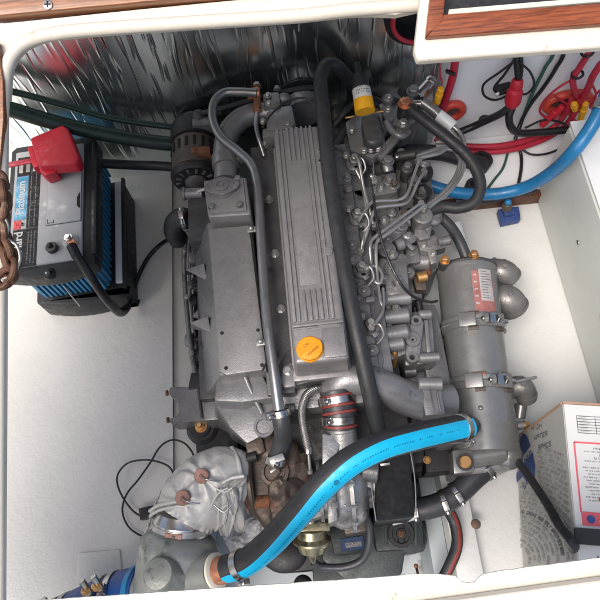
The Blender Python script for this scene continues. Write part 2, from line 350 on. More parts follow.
g._merge(b, 'foil'); tag(g.out('insulation_sheet', ang=80), 'creased silver foil insulation covering the wall behind the engine', 'insulation')
# ================================================================ HATCH FRAME
def rim(poly, D, th, m, g, bev=.004, seg=3):
    b = [RP(x, y, D) for x, y in poly]; g.hull([p + AX * th for p in b], b, m, bev, seg)
DR = .70
g = G()
arc = [(9, 78), (11, 66), (16, 56), (25, 47), (38, 41), (55, 37), (90, 33.5)]
# left bar, top bar (with a rounded lip), bottom bar
rim([(-3, 100), (-3, 640), (5, 640), (8, 100)], DR, .004, 'coaming', g, .002)
rim([(-110, 100), (-110, 640), (-4, 640), (-4, 100)], DR + .006, .02, 'coaming', g, .002)
tp = [(-110, 99), (-110, 20), (0, 24), (140, 9.5), (300, -6), (436, -14), (436, 9), (418, 9.5), (396, 14.5), (372, 13.5), (350, 14), (300, 19.5), (200, 26)] + arc[::-1] + [(8, 99)]
b = bmesh.new(); vs = [b.verts.new(RP(x, y, DR)) for x, y in tp]; f = b.faces.new(vs); r_ = bmesh.ops.extrude_face_region(b, geom=[f]); [setattr(v, 'co', v.co + AX * .010) for v in r_['geom'] if isinstance(v, bmesh.types.BMVert)]
bmesh.ops.recalc_face_normals(b, faces=b.faces); g._merge(b, 'coaming')
lip = [RP(x, y, DR - .001) for x, y in [(-2, 640), (-1, 400), (.5, 200), (2, 120), (4.5, 80), (8, 64), (13.5, 53.5), (23, 44), (37, 37.5), (55, 33.5), (90, 29.5), (200, 22), (300, 15.5), (350, 10), (420, 5)]]
g.tube(lip, .0075, 'coaming', 6, 12)
def jag(x0, y0, x1, y1, n, a):
    return [(x0 + (x1 - x0) * i / n, y0 + (y1 - y0) * i / n + rnd.uniform(-a, a)) for i in range(n + 1)]
top_edge = jag(30, 601, 398, 576, 60, .35) + [(406, 574.5), (436, 574), (446, 575), (455, 576), (458, 578.5), (462, 582), (468, 583), (475, 582), (479, 577), (484, 574), (492, 572.5)] + jag(500, 571, 700, 545, 34, .35) + [(900, 519)]
bot = [(900, 680), (30, 680)]
b = bmesh.new(); vs = [b.verts.new(RP(x, y, DR)) for x, y in top_edge + bot]; f = b.faces.new(vs); r_ = bmesh.ops.extrude_face_region(b, geom=[f]); [setattr(v, 'co', v.co + AX * .0015) for v in r_['geom'] if isinstance(v, bmesh.types.BMVert)]
bmesh.ops.recalc_face_normals(b, faces=b.faces); g._merge(b, 'coaming')
rim([(-110, 641), (-110, 680), (29, 680), (29, 641)], DR, .03, 'coaming', g, .001)
rim([(380, 611), (700, 567), (700, 700), (380, 700)], DR - .012, .0115, 'coaming', g, .003)
CO = tag(g.out('hatch_frame'), 'cream painted hatch coaming with a rounded corner framing the engine opening', 'hatch frame')
g = G()
rim([(-110, -60), (-110, 18), (0, 15.5), (138, 2.5), (300, -12), (428, -20), (428, -60)], DR - .012, .02, 'teak', g, .002)
rim([(-110, 21), (-110, 170), (-1, 170), (3.5, 120), (3, 80), (-4, 40)], DR - .012, .012, 'teak', g, .001)
WD = tag(g.out('deck_trim'), 'varnished wooden trim board above the cream coaming at top left', 'wood trim')
g = G(); c = RP(48, 5, DR - .0125); g.lathe(c, -AX, [(0, .0058), (.0012, .0052), (.0018, .002)], 'steel', 18); g.obox(c - AX * .0019, RM @ V((1, 0, 0)) * .0035, RM @ V((0, 1, 0)) * .0007, AX * .0004, 'gap', 0); g.obox(c - AX * .0019, RM @ V((0, 1, 0)) * .0035, RM @ V((1, 0, 0)) * .0007, AX * .0005, 'gap', 0); g.out('screw', WD)
g = G()
rim([(-440, -420), (-440, 900), (-111, 900), (-111, -420)], DR, .02, 'coaming', g, 0); rim([(-111, -420), (-111, -61), (1000, -61), (1000, -420)], DR, .02, 'coaming', g, 0)
struct(g.out('unseen_deck'))  # plates out of view at left and top, sized to shade the compartment
# wood framed panel at top right: cream surround, mahogany frame, dark pane
PN = thing('framed_panel', 'mahogany framed panel with cream surround overhanging the opening at top right', 'window frame', RP(520, 30, .64))
g = G(); rim([(418, 60.5), (414.5, 50), (427, -60), (436, -60), (431.5, 35.5), (431, 60)], .64, .014, 'coaming', g, .0035)
rim([(419, 60.5), (429, 36), (640, 19.5), (700, 30), (700, 40)], .6405, .014, 'coaming', g, .0035); g.out('surround', PN)
g = G(); rim([(426, 36.5), (437, -60), (452, -60), (443, 22)], .632, .02, 'mahogany', g, .002); rim([(426.5, 37), (444, 14), (700, -4), (700, 16.5)], .6325, .02, 'mahogany', g, .002); g.out('wood_frame', PN)
g = G(); rim([(443, 14), (450, -60), (700, -60), (700, -4)], .652, .006, 'plastic_black', g, 0); g.out('pane', PN)
g = G(); rim([(449, 9), (700, -12), (700, -7), (448, 14.5)], .648, .004, 'coaming', g, .001); g.out('bead', PN)
for (px, py, s_) in ((425, 55, 1.2), (437, 52, .8)): pass
# round black duct with a red ring behind the top edge
g = G(); c = W(421, 12, .985); q_ = (W(450, 12, .985) - c).length / .068
g.lathe(c + V((0, .04, 0)), V((0, -1, 0)), [(0, .078 * q_), (.03, .085 * q_), (.05, .085 * q_), (.055, .075 * q_), (.055, .062 * q_), (.02, .058 * q_)], 'plastic_black', 40)
DU = tag(g.out('duct_port'), 'black round duct opening with a red ring tucked behind the top of the frame', 'duct')
g = G(); ring = [c + V((math.cos(a) * .067 * q_, -.018, math.sin(a) * .067 * q_)) for a in [i * math.pi / 20 for i in range(41)]]; g.tube(ring, .005, 'red_cable', 1, 10, raw=True, cap=False); g.out('ring', DU)
# ================================================================ BATTERY
BX0, BX1, BY0, BY1, BZ0, BZ1 = -.650, -.452, .630, .968, .335, .500
BT = thing('battery', 'blue and black marine battery with a grey top at the left of the compartment', 'battery', V((-.545, .79, .262)))
BYAW = .045; BCN = V((-.545, .79, 0))
def Pb(x, y, z): p = P(x, y, z) - BCN; p.rotate(Quaternion((0, 0, 1), -BYAW)); return p + BCN
BT.rotation_euler.z = BYAW
g = G(); g.box(BX0 + .012, BX1 - .020, BY0 + .022, BY1 - .01, BZ0, BZ1 - .045, 'battery_blue', .008)
n_ = 13
for i in range(n_):
    xx = BX0 + .03 + i * (BX1 - BX0 - .06) / (n_ - 1); g.box(xx - .003, xx + .003, BY0 + .012, BY0 + .024, BZ0 + .01, BZ1 - .05, 'battery_blue', .0015)
for i in range(18):
    yy = BY0 + .035 + i * .0175; g.box(BX1 - .022, BX1 - .015, yy - .003, yy + .003, BZ0 + .01, BZ1 - .05, 'battery_blue', .0015)
g.out('case', BT)
g = G(); L_ = []
for i in range(13):
    t = i / 12; L_.append((BX0 + (BX1 - BX0) * t, BY0 - .016 * math.sin(math.pi * t)))
pl = L_ + [(BX1, BY1 - .01), (BX1 - .012, BY1), (BX0 + .012, BY1), (BX0, BY1 - .01)]
def cap(z0, z1, poly, m, bev): g.hull([V((x, y, z0)) for x, y in poly], [V((x, y, z1)) for x, y in poly], m, bev)
cap(BZ1 - .05, BZ1 - .006, pl, 'battery_black', .004)
g.box(BX1 - .008, BX1 + .004, BY0 + .02, BY1 - .02, BZ1 - .045, BZ1 - .003, 'battery_black', .003)
lid = g.out('lid', BT)
g = G(); g.box(BX0 + .014, BX1 - .026, BY0 + .012, BY1 - .02, BZ1 - .01, BZ1, 'battery_top', .004, 3)
g.box(BX1 - .105, BX1 - .028, .735, .868, BZ1 - .002, BZ1 + .004, 'battery_top', .003)
top = g.out('top_panel', BT)
ZB = BZ1 + .0042
g = G()
def ln(x0, y0, x1, y1, z=ZB, wd=.0012): g.bar(V((x0, y0, z)), V((x1, y1, z)), wd, .0008, 'ink_black', 0)
a0, a1, b0, b1 = BX1 - .105, BX1 - .028, .735, .868
for q in ((a0, b0, a1, b0), (a0, b1, a1, b1), (a0, b0, a0, b1), (a1, b0, a1, b1)): ln(*q, z=BZ1 + .0008)
ln(a0 + .004, b0 + .003, a0 + .018, b0 + .003); ln(a0 + .004, b0 + .003, a0 + .004, b0 + .013); ln(a0 + .018, b0 + .003, a0 + .018, b0 + .010); ln(a0 + .004, b1 - .003, a0 + .018, b1 - .003); ln(a0 + .004, b1 - .003, a0 + .004, b1 - .012); ln(a0 + .018, b1 - .003, a0 + .018, b1 - .010)
g.hull([V((a1 - .002, .765, ZB - .003)), V((a1 - .009, .773, ZB - .003)), V((a1 - .009, .795, ZB - .003)), V((a1 - .002, .81, ZB - .003))], [V((a1 - .002, .765, ZB)), V((a1 - .009, .773, ZB)), V((a1 - .009, .795, ZB)), V((a1 - .002, .81, ZB))], 'gap', 0)
g.out('vent_cover_outline', top)
# printed label along the left of the top
g = G(); lx0, lx1 = BX0 + .021, BX0 + .075
g.box(lx0, lx1, .640, .735, BZ1, BZ1 + .0006, 'label_black', 0)
g.box(lx0 + .028, lx1, .736, .905, BZ1, BZ1 + .0006, 'label_black', 0)
g.box(lx0, lx0 + .027, .760, .876, BZ1, BZ1 + .0006, 'label_blue', 0)
g.box(lx0, lx0 + .016, .736, .759, BZ1, BZ1 + .0006, 'label_red', 0)
g.box(lx0, lx1, .877, .93, BZ1, BZ1 + .0005, 'label_black', 0)
UY, UX = V((0, 1, 0)), V((-1, 0, 0))
text(g, 'DieHard', V((lx0 + .013, .684, BZ1 + .0008)), UY, UX, .026, 'label_white', bold=.0006)
text(g, 'Platinum', V((lx0 + .013, .818, BZ1 + .0008)), UY, UX, .026, 'label_white', bold=.0004)
text(g, 'EF', V((lx0 + .020, .748, BZ1 + .0008)), UY, UX, .010, 'ink_black')
def script(g, x0, x1, y, n, h, nrm_, ux, uy, m='label_white', dens=.62):   # rows of print too small to read: runs of tiny strokes
    pos = x0
    while pos < x1:
        wl = rnd.randint(2, 8)
        for _ in range(wl):
            if pos >= x1: break
            lw = h * .5
            if rnd.random() < .9:
                quad(g, y + ux * (pos + lw * .25), ux, uy, lw * .34, h * rnd.uniform(.75, 1), m, .0004)
                if rnd.random() < dens: quad(g, y + ux * (pos + lw * .6) + uy * h * rnd.choice((-.38, 0, .38)), ux, uy, lw * .6, h * .22, m, .0004)
            pos += lw * 1.25
        pos += h * .5
for k in range(3): script(g, 0, .08, V((lx0 + .034 + k * .007, .648, BZ1 + .0006)), 0, .0026, None, UY, UX, 'battery_top')
for k in range(2): script(g, 0, .15, V((lx0 + .034 + k * .011, .742, BZ1 + .0006)), 0, .0024, None, UY, UX, 'battery_top')
for k in range(3): g.box(lx0 + .004 + k * .016, lx0 + .013 + k * .016, .886, .92, BZ1 + .0005, BZ1 + .001, ('label_white', 'battery_top', 'label_white')[k], 0)
g.out('label_sticker', top)
# terminals and caps
g = G(); c = Pb(71, 242, BZ1); g.lathe(c, V((0, 0, 1)), [(0, .018), (.004, .017), (.004, .0145), (.006, .0145)], 'battery_top', 28); g.cyl(c, c + V((0, 0, .016)), .009, 'zinc', 16); tm = g.out('terminal', BT)
g = G(); g.hexn(c + V((0, .002, .016)), (0, 0, 1), .0065, .007, 'steel'); g.obox(c + V((.006, -.008, .014)), V((.009, -.012, 0)), V((.006, .0045, 0)), V((0, 0, .0015)), 'copper', .0008); g.out('nut', tm)
g = G(); c = Pb(53, 249, BZ1); g.cyl(c, c + V((0, 0, .011)), .0125, 'plastic_black', 20); g.ball(c + V((.010, -.002, .008)), .006, 'plastic_black'); g.ball(c + V((-.002, .003, .012)), .006, 'plastic_black'); g.out('vent_cap', BT)
g = G(); c = Pb(50, 274, .49); g.ball(c, .014, 'plastic_black', (1, 1, .8)); g.cyl(c, c + V((0, -.006, .016)), .008, 'green_hose', 14); g.ball(c + V((0, -.006, .017)), .0025, 'white_plastic'); g.out('knob', BT)
g = G(); g.tube([Pb(63, 285, .44), Pb(70, 294, .40), Pb(80, 306, .34)], .0018, 'steel'); g.out('hold_down_rod', BT)
g = G()  # tray
tx1 = -.434
pt = [(BX0 - .004 + (tx1 - BX0 + .004) * i / 12, BY0 + .012 - .018 * math.sin(math.pi * i / 12)) for i in range(13)] + [(tx1, BY0 - .005), (tx1, BY1 - .03), (tx1 - .014, BY1 - .01), (BX0 - .01, BY1 - .01)]
cap(.252, .328, pt, 'battery_black', .006)
tray = g.out('tray', BT)
g = G(); g.box(-.4610, -.4440, BY0 + .03, BY1 - .02, .3285, .338, 'white_plastic', .002); g.box(-.4435, -.4345, BY0 + .012, BY1 - .012, .3285, .343, 'battery_black', .003)
g.out('tray_rim', BT)
# red terminal boot and its cable
g = G(); zt = .565
q = [(29.5, 137.5), (62, 124), (68, 128), (79.5, 158), (76, 163), (38, 166)]
g.hull([V((*(P(x, y, zt).xy), zt - .035)) for x, y in q], [P(x, y, zt) for x, y in q], 'red_boot', .007, 3)
g.hull([V((*P(x, y, .535).xy, .505)) for x, y in ((37, 160), (55, 155), (56, 172), (45, 176), (40, 172))], [P(x, y, .545) for x, y in ((37, 160), (55, 155), (56, 172), (45, 176), (40, 172))], 'red_boot', .004, 2)
g.hull([V((*P(x, y, .53).xy, .505)) for x, y in ((27, 147), (34, 146), (42, 165), (33, 168))], [P(x, y, .54) for x, y in ((27, 147), (34, 146), (42, 165), (33, 168))], 'red_boot', .003, 2)
rb = tag(g.out('terminal_boot'), 'red rubber cover folded over the rear battery terminal', 'terminal cover')
g = G(); a, b_ = P(4, 166, .53), P(36, 160, .533)
g.bar(a, b_, .013, .004, 'red_cable', .001); g.out('strap', rb)
g = G(); g.tube(PL([(72, 246, .520), (78, 258, .516), (88, 272, .50), (100, 291, .45), (112, 306, .38), (121, 313, .31), (128, 306, .285), (133, 292, .270), (139, 275, .268), (148, 258, .268), (160, 245, .275), (172, 238, .31), (181, 236, .34)]), .0085, 'wire', 8, 14, rf=lambda t: 1.1 if t < .5 else .62)
g.cyl(P(71, 245, .521), P(77, 257, .517), .0105, 'plastic_black', 14); tag(g.out('battery_cable'), 'black cable looping from the battery terminal across the floor to the engine', 'cable')
# chain hanging at the left edge, in front of the frame
CH = thing('chain', 'rusty steel chain hanging at the left edge in front of the battery', 'chain', RP(8, 230, .62))
def link(g, c, d, n_, L=.022, Wd=.013, r=.0036):
    d = d.normalized(); n_ = V(n_); n_ = (n_ - d * n_.dot(d)).normalized(); s_ = d.cross(n_); pts = []
    for k in range(28):
        a = 2 * math.pi * k / 28; x = math.cos(a); y = math.sin(a); pts.append(c + d * (x * (Wd / 2) + (L - Wd) / 2 * (1 if x > 0 else -1) * min(1, abs(x) * 4)) + s_ * y * Wd / 2)
    pts.append(pts[0]); pts.append(pts[1]); g.tube(pts, r, 'chain_rust', 1, 10, raw=True, cap=False)
cp = catmull([RP(*a, .62) for a in [(-4, 172), (0, 188), (2, 204), (0, 220), (2, 235), (6, 248), (11, 260), (10, 272), (3, 280), (-6, 283)]], 10)
acc = 0; k = 0
for i in range(1, len(cp)):
    acc += (cp[i] - cp[i - 1]).length
    if acc > .0095:
        acc = 0; g = G(); d = (cp[i] - cp[i - 1]); link(g, cp[i], d, AX + (RM @ V((1, 0, 0))) * (.9 if k % 2 else -.9) + V((0, 0, rnd.uniform(-.3, .3))), L=.020, Wd=.013, r=.0036); g.out('link', CH); k += 1
g = G(); pts = [RP(*a, .618) for a in [(-6, 178), (3, 184), (5, 198), (3, 212), (8, 226), (7, 238), (17, 246), (20, 260), (13, 275), (3, 279)]]; g.tube(pts, .0016, 'zinc', 6, 8); g.out('wire_tie', CH)
# ================================================================ hoses behind
g = G(); g.tube([W(*a) for a in [(-40, 100, .965), (5, 108, .965), (60, 124, .965), (120, 137, .965), (172, 144, .965), (230, 146, .965)]], .017, 'green_hose', 8, 16); tag(g.out('hose'), 'dark green hose running across the foil wall behind the battery', 'hose')
g = G(); g.tube([W(*a) for a in [(-40, 84, 1.0), (5, 90, 1.0), (60, 104, 1.0), (110, 118, 1.005), (172, 127, 1.005), (230, 132, 1.0)]], .0075, 'green_hose', 8, 16); tag(g.out('hose'), 'thin green tube imitating the reflection of the thicker hose in the foil wall', 'hose')  # added tube in place of the thicker hose's mirror image in the foil
g = G(); g.tube(PL([(96, 163, .42), (130, 165, .40), (160, 166, .40), (182, 168, .40)]), .0115, 'rubber', 8, 14); tag(g.out('hose'), 'black hose running level between the battery and the alternator', 'hose')
# ================================================================ ENGINE
EN = thing('marine_engine', 'large grey marine diesel engine filling the middle of the compartment', 'engine', V((0, .5, .05)))
UP = V((0, 0, 1))
g = G(); g.box(-.135, .165, .16, .86, .10, .41, 'engine_shaded', .01)
for i in range(7): g.box(-.147, -.134, .2 + i * .09, .215 + i * .09, .12, .40, 'engine_shaded', .003); g.box(.164, .176, .2 + i * .09, .215 + i * .09, .12, .40, 'engine_shaded', .003)
g.box(-.27, -.13, .20, .82, .13, .24, 'shaded_black_iron', .012)
g.box(-.11, .14, .2, .84, .04, .11, 'shaded_black_iron', .02)
blk = g.out('cylinder_block', EN)
# small fittings, pipes and brackets hung down both sides of the block
g = G()
for i, (px, z, r, m) in enumerate(((196, .33, .014, 'casting'), (194, .30, .018, 'engine_shaded'), (197, .36, .011, 'casting'), (195, .31, .015, 'shaded_black_iron'), (196, .33, .013, 'casting'))):
    g = G(); c = P(px, 255 + i * 30, z); g.cyl(c, c + V((.06, 0, .01)), r, m, 16); g.hexn(c, (-1, 0, 0), r * .6, .008, 'zinc' if i % 2 else 'casting'); g.out('side_plug', blk)
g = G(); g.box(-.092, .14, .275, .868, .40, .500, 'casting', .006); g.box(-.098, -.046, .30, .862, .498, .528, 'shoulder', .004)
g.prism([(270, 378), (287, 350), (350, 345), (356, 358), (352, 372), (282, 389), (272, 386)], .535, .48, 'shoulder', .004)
g.box(.058, .112, .30, .85, .498, .520, 'casting', .004)
hd = g.out('cylinder_head', EN)
for px, py in ((264, 146), (269, 200), (275, 254), (281, 309), (288, 371)):
    g = G(); g.hexn(P(px, py, .546 if py > 360 else .529), UP, .0072, .010, 'line_steel'); g.out('bolt', hd)
# valve cover
g = G(); g.box(-.048, .060, .315, .842, .530, .546, 'cover', .006); g.box(-.0435, .0575, .322, .836, .545, .612, 'cover', .009, 3, .0035, .004)
g.box(.012, .052, .330, .386, .600, .6150, 'cover', .005); g.box(-.036, .006, .388, .391, .606, .6150, 'cover', .001)
for bx_, wd in ((-.0325, .0026), (-.0235, .0016), (.0265, .0016), (.0350, .0026)): g.box(bx_ - wd, bx_ + wd, .402, .830, .610, .6160, 'cover', .0014)
for k in range(4):
    xx = -.0125 + k * .0098
    g.box(xx - .0028, xx + .0028, .748, .830, .610, .6160, 'cover', .0016); g.box(xx - .0028, xx + .0028, .402, .462, .610, .6160, 'cover', .0016)
g.box(-.038, .052, .392, .398, .606, .6165, 'cover', .0015)
g.box(-.0165, .0215, .472, .738, .611, .6138, 'cover', .001)
for py in (180, 222, 262, 300):
    c = P(347, py, .575); c.x = .056; g.cyl(c, c - UP * .02, .010, 'cover', 16)
c = P(328, 252, .61); c.z = .600; g.cyl(c, c + UP * .0155, .0092, 'cover', 24)
g.prism([(283, 366), (292, 362), (296, 386), (284, 388), (280, 380)], .545, .53, 'cover', .004)
vc = g.out('valve_cover', EN)
for py in (149, 160):
    g = G(); c = P(320, py, .6145); c.z = .612; g.cyl(c, c + UP * .0012, .0052, 'cover', 16); g.cyl(c, c + UP * .0016, .0034, 'gap', 16); g.out('screw_hole', vc)
g = G(); c = P(310, 350.5, .605); g.cyl(c, c + UP * .010, .0235, 'orange_cap', 36, .002)
hp = []; a0 = math.radians(36)
for k in range(19):
    a = a0 - math.pi + math.pi * k / 18; hp.append(c + V((math.cos(a), math.sin(a), 0)) * .0222)
g.hull([p + UP * .009 for p in hp], [p + UP * .017 for p in hp], 'orange_cap', .0015)
cp_ = g.out('oil_filler_cap', vc)
g = G(); dx = V((math.cos(a0), math.sin(a0), 0)); dy = V((-math.sin(a0), math.cos(a0), 0))
text(g, 'OIL', c + dy * .009 + UP * .0103, dx, dy, .0075, 'cap_print'); text(g, 'YANMAR', c - dy * .009 + UP * .0173, dx, dy, .0062, 'cap_print'); g.out('lettering', cp_)
# steel pipe along the left of the cover
g = G(); g.tube(PL([(257, 93, .59), (240, 92, .59), (224, 93, .59), (214, 103, .59), (213, 120, .585), (221, 137, .58), (238, 151, .575), (251, 164, .575), (257, 182, .575), (260, 220, .575), (264, 280, .575), (269, 335, .575), (275, 380, .565), (279, 410, .55)]), .0098, 'pipe', 10, 18)
cl = g.out('coolant_pipe', EN)
g = G(); c = P(255, 98, .575); g.cyl(P(257, 86, .575), P(257, 112, .575), .008, 'rusty', 12); g.cyl(c + V((-.016, .008, .006)), c + V((.012, .008, .006)), .0125, 'copper', 16); g.hexn(P(257, 87, .575), (0, 1, 0), .0075, .012, 'zinc'); g.out('union', cl)
g = G(); g.tube(PL([(257, 110, .575), (256, 125, .56), (259, 140, .55), (264, 156, .53)]), .0052, 'pipe'); g.out('bypass_pipe', EN)
for py, px in ((228, 257), (341, 267)):
    g = G(); c = P(px, py, .575); g.bar(c + V((-.02, 0, -.004)), c + V((.014, 0, -.004)), .012, .004, 'zinc', .001); g.ball(c + V((-.012, 0, .001)), .005, 'zinc'); g.out('pipe_clip', cl)
g = G(); c = P(270, 355, .55); g.obox(c, V((.005, 0, 0)), V((0, .009, 0)), V((0, 0, .006)), 'copper', .001); g.tube(PL([(268, 350, .53), (269, 375, .51), (271, 388, .50)]), .0035, 'steel'); g.out('sender', EN)
# exhaust manifold tank
g = G()
pl_ = [(209, 229), (249, 225), (266, 362), (262, 370), (226, 375), (219, 371)]
g.prism(pl_, .560, .545, 'cover', .003)
top_ = [P(x, y, .546) for x, y in ((207, 222), (251, 220), (267, 371), (220, 376))]; bo_ = [V((top_[0].x - .052, top_[0].y, .43)), V((top_[1].x, top_[1].y, .43)), V((top_[2].x, top_[2].y, .43)), V((top_[3].x - .050, top_[3].y, .43))]
g.hull(bo_, top_, 'engine', .006)
g.box(bo_[0].x + .004, -.10, .33, .66, .34, .435, 'engine_shaded', .01)
mf = g.out('exhaust_manifold', EN)
for px, py in ((222, 333), (258, 330), (226, 368), (262, 365)):
    g = G(); c = P(px, py, .5604); g.cyl(c - UP * .001, c + UP * .0003, .0034, 'gap', 16, 0); g.out('bolt_hole', mf)
for px, py, s_ in ((187, 272, 1), (191, 325, 1)):
    g = G(); a = P(px, py, .46); b1 = P(px + 17, py - 9, .52); b2 = P(px + 20, py + 9, .50); b3 = P(px + 18, py + 2, .40)
    g.hull([a + V((0, -.004, 0)), b3, P(px + 24, py - 2, .40)], [a + V((0, .004, .006)), b2, b1], 'engine', .0025); g.out('fin', mf)
g = G()
top_ = [P(x, y, .590) for x, y in ((203, 180), (246, 176.5), (251, 214), (208, 217))]
g.hull([V((*p.xy, .44)) for p in top_], top_, 'cover', .006, 3)
g.box(bo_[0].x + .002, -.12, .655, .765, .42, .50, 'engine_shaded', .006)
ht = g.out('header_tank', EN)
c0 = P(223, 190, .592)
g = G()
dm = [c0 + V((math.cos(t) * (.034 if abs(math.cos(t)) > .9 else .026), math.sin(t) * .024, 0)) for t in [k * math.pi / 12 for k in range(24)]]
dm = [c0 + V((math.cos(t) * (.021 + .015 * abs(math.cos(t)) ** 3), math.sin(t) * .0215, 0)) for t in [k * math.pi / 16 for k in range(32)]]
pd = [P(x, y, .592) for x, y in ((206, 182), (243, 178), (247, 211), (210, 214))]; g.hull([p - UP * .003 for p in pd], [p + UP * .003 for p in pd], 'cover', .002)
g.lathe(c0, UP, [(.002, .024), (.010, .023), (.010, .02)], 'cover', 30)
g.hull([p + UP * .010 for p in dm], [p + UP * .016 for p in dm], 'casting', .002)
g.lathe(c0, UP, [(.015, .0145), (.019, .014), (.0195, .010), (.0175, .009), (.0178, .005), (.021, .0045), (.021, .001)], 'casting', 26)
g.tube([c0 + V((-.03, 0, .012)), c0 + V((-.05, -.002, .006))], .0035, 'zinc'); g.out('filler_cap', ht)
for px, py in ((212, 207), (240, 205), (238, 179)):
    g = G(); c = P(px, py, .595); g.hexn(c, UP, .006, .007, 'casting'); g.out('bolt', ht)
g = G(); g.cyl(P(183, 194, .50), P(203, 193, .50), .0125, 'engine', 18); g.cyl(P(183, 194, .50), P(186, 194, .50), .0145, 'engine', 18); g.out('stub_pipe', ht)
g = G(); c = P(186, 222, .47); g.cyl(c + V((-.008, 0, -.02)), c + V((.035, 0, 0)), .013, 'casting', 20); g.out('stub_pipe', mf)
g = G(); g.tube(PL([(189, 219, .475), (181, 218, .470), (175, 223, .455), (174, 232, .425), (179, 240, .39)]), .0225, 'rubber', 10, 24); g.out('rubber_elbow', mf); g = G(); clampring(g, P(184, 218.5, .472), V((1, 0, 0)), .0228, .009, (0, -.3, 1)); g.out('hose_clamp', mf)
# rail and linkage down the left side
g = G(); g.tube(PL([(186, 236, .40), (184, 262, .37), (186, 300, .35), (190, 340, .35), (195, 372, .36), (199, 398, .36)]), .0055, 'casting'); g.tube(PL([(190, 240, .36), (190, 290, .33), (196, 345, .33), (198, 385, .34)]), .0035, 'pipe')
for a in ((187, 297, .365), (191, 353, .36), (185, 250, .39)): g.hexn(P(*a), UP, .005, .006, 'zinc')
g.prism([(188, 252), (196, 252), (196, 262), (189, 262)], .40, .30, 'casting'); g.prism([(191, 372), (204, 374), (203, 389), (187, 392)], .40, .30, 'shaded_black_iron')
g.out('fuel_rail', EN)
for px, py, rr in ((190, 340, .013), (197, 357, .016), (194, 300, .012), (190, 285, .010), (198, 366, .012)):
    g = G(); c = P(px, py, .33); g.ball(c, rr, rnd.choice(('casting', 'shaded_black_iron', 'engine_shaded')), (1, 1.3, .8), 3, .15); g.cyl(c, c + V((.05, 0, 0)), rr * .6, 'shaded_black_iron', 12); g.out('side_fitting', EN)
# mounting bracket at left
g = G(); bl = [(168, 389), (172, 386), (203, 388), (207, 420), (170, 423), (168, 419), (178, 415), (178, 400), (170, 396)]
t_ = [P(x, y, .40) for x, y in bl]; b = bmesh.new(); f = b.faces.new([b.verts.new(p) for p in t_]); r_ = bmesh.ops.extrude_face_region(b, geom=[f]); [setattr(v, 'co', v.co - UP * .07) for v in r_['geom'] if isinstance(v, bmesh.types.BMVert)]
bmesh.ops.recalc_face_normals(b, faces=b.faces); bmesh.ops.bevel(b, geom=list(b.edges), offset=.003, segments=2, affect='EDGES', clamp_overlap=True); g._merge(b, 'engine')
g.prism([(197, 387), (216, 385), (222, 419), (204, 421)], .415, .30, 'engine', .004); g.tube(PL([(198, 388, .417), (202, 418, .417)]), .003, 'engine_shaded')
mb = g.out('mounting_bracket', EN)
g = G(); g.lathe(P(168, 393, .39), V((-1, 0, 0)), [(0, .006), (.004, .006)], 'rusty', 10); g.lathe(P(169, 420, .39), V((-1, 0, 0)), [(0, .006), (.004, .006)], 'rusty', 10); g.out('bolt', mb)
g = G(); c = P(206, 432, .30); g.prism([(193, 422), (232, 416), (240, 450), (222, 458), (196, 456)], .335, .12, 'shaded_black_iron', .01); g.cyl(c, c + UP * .045, .034, 'rubber', 28, .008); g.cyl(c + UP * .04, c + UP * .052, .02, 'shaded_black_iron', 24, .002); mt_ = g.out('rubber_mount', EN)
g = G(); g.hexn(c + UP * .052, UP, .0095, .010, 'brass'); g.cyl(c + UP * .06, c + UP * .072, .0055, 'brass', 12); g.out('nut', mt_)
# aft casting under the manifold
g = G()
g.hull([P(x, y, .36) for x, y in ((205, 372), (272, 368), (296, 425), (250, 448), (216, 426))], [P(x, y, .515) for x, y in ((218, 379), (262, 374), (274, 398), (242, 402), (214, 401))], 'engine', .006)
g.hull([P(x, y, .34) for x, y in ((212, 400), (280, 395), (288, 430), (250, 450), (232, 440))], [P(x, y, .490) for x, y in ((213, 401), (277, 397), (285, 424), (247, 444), (230, 428))], 'engine', .006)
g.tube(PL([(245, 377, .520), (253, 395, .510), (262, 413, .495)]), .0045, 'engine', 6, 10)
c = P(264, 427, .492); g.lathe(c, UP, [(-.01, .019), (.003, .019), (.003, .0145), (-.003, .014)], 'engine', 28); g.cyl(P(285, 409, .50), P(295, 408, .50), .009, 'casting', 14)
g.out('end_casting', EN)
# short coolant hose with two clamps
g = G(); hp = PL([(279, 411, .545), (282, 424, .535), (283, 438, .51), (279, 452, .49), (275, 466, .48)]); g.tube(hp, .0165, 'rubber_grey', 8, 18); hs = g.out('coolant_hose', EN)
g = G(); clampring(g, P(280, 413, .544), hp[1] - hp[0], .0168, .012, (-1, -.2, .4)); g.out('hose_clamp', hs)
g = G(); clampring(g, P(277, 460, .485), hp[4] - hp[3], .0168, .012, (-.3, 0, 1)); g.obox(P(277, 459, .507), V((.013, .003, 0)), V((-.002, .006, 0)), UP * .004, 'zinc', .001); g.out('hose_clamp', hs)
# thermostat pipe and housing
g = G(); g.tube(PL([(226, 182, .545), (226, 165, .545), (225, 148, .545), (229, 132, .545), (241, 119, .545), (258, 113, .545), (276, 113, .545)]), .0255, 'engine', 8, 24, rf=lambda t: 1 - .08 * t)
tp_ = g.out('thermostat_pipe', EN)
g = G(); clampring(g, P(226, 161, .545), V((0, 1, 0)), .0265, .018, (1, 0, .2), 'casting'); g.lathe(P(226, 168, .545), V((0, 1, 0)), [(0, .025), (.0, .029), (.028, .030), (.028, .025)], 'casting', 28); g.out('hose_joint', tp_)
g = G(); g.prism([(266, 108), (292, 104), (296, 122), (290, 129), (266, 130)], .565, .45, 'engine', .008); g.prism([(262, 93), (279, 91), (281, 107), (264, 110)], .57, .50, 'casting', .006); g.ball(P(284, 100, .55), .018, 'casting', (1, .8, 1)); g.prism([(262, 128), (296, 124), (298, 133), (262, 138)], .555, .47, 'engine', .006)
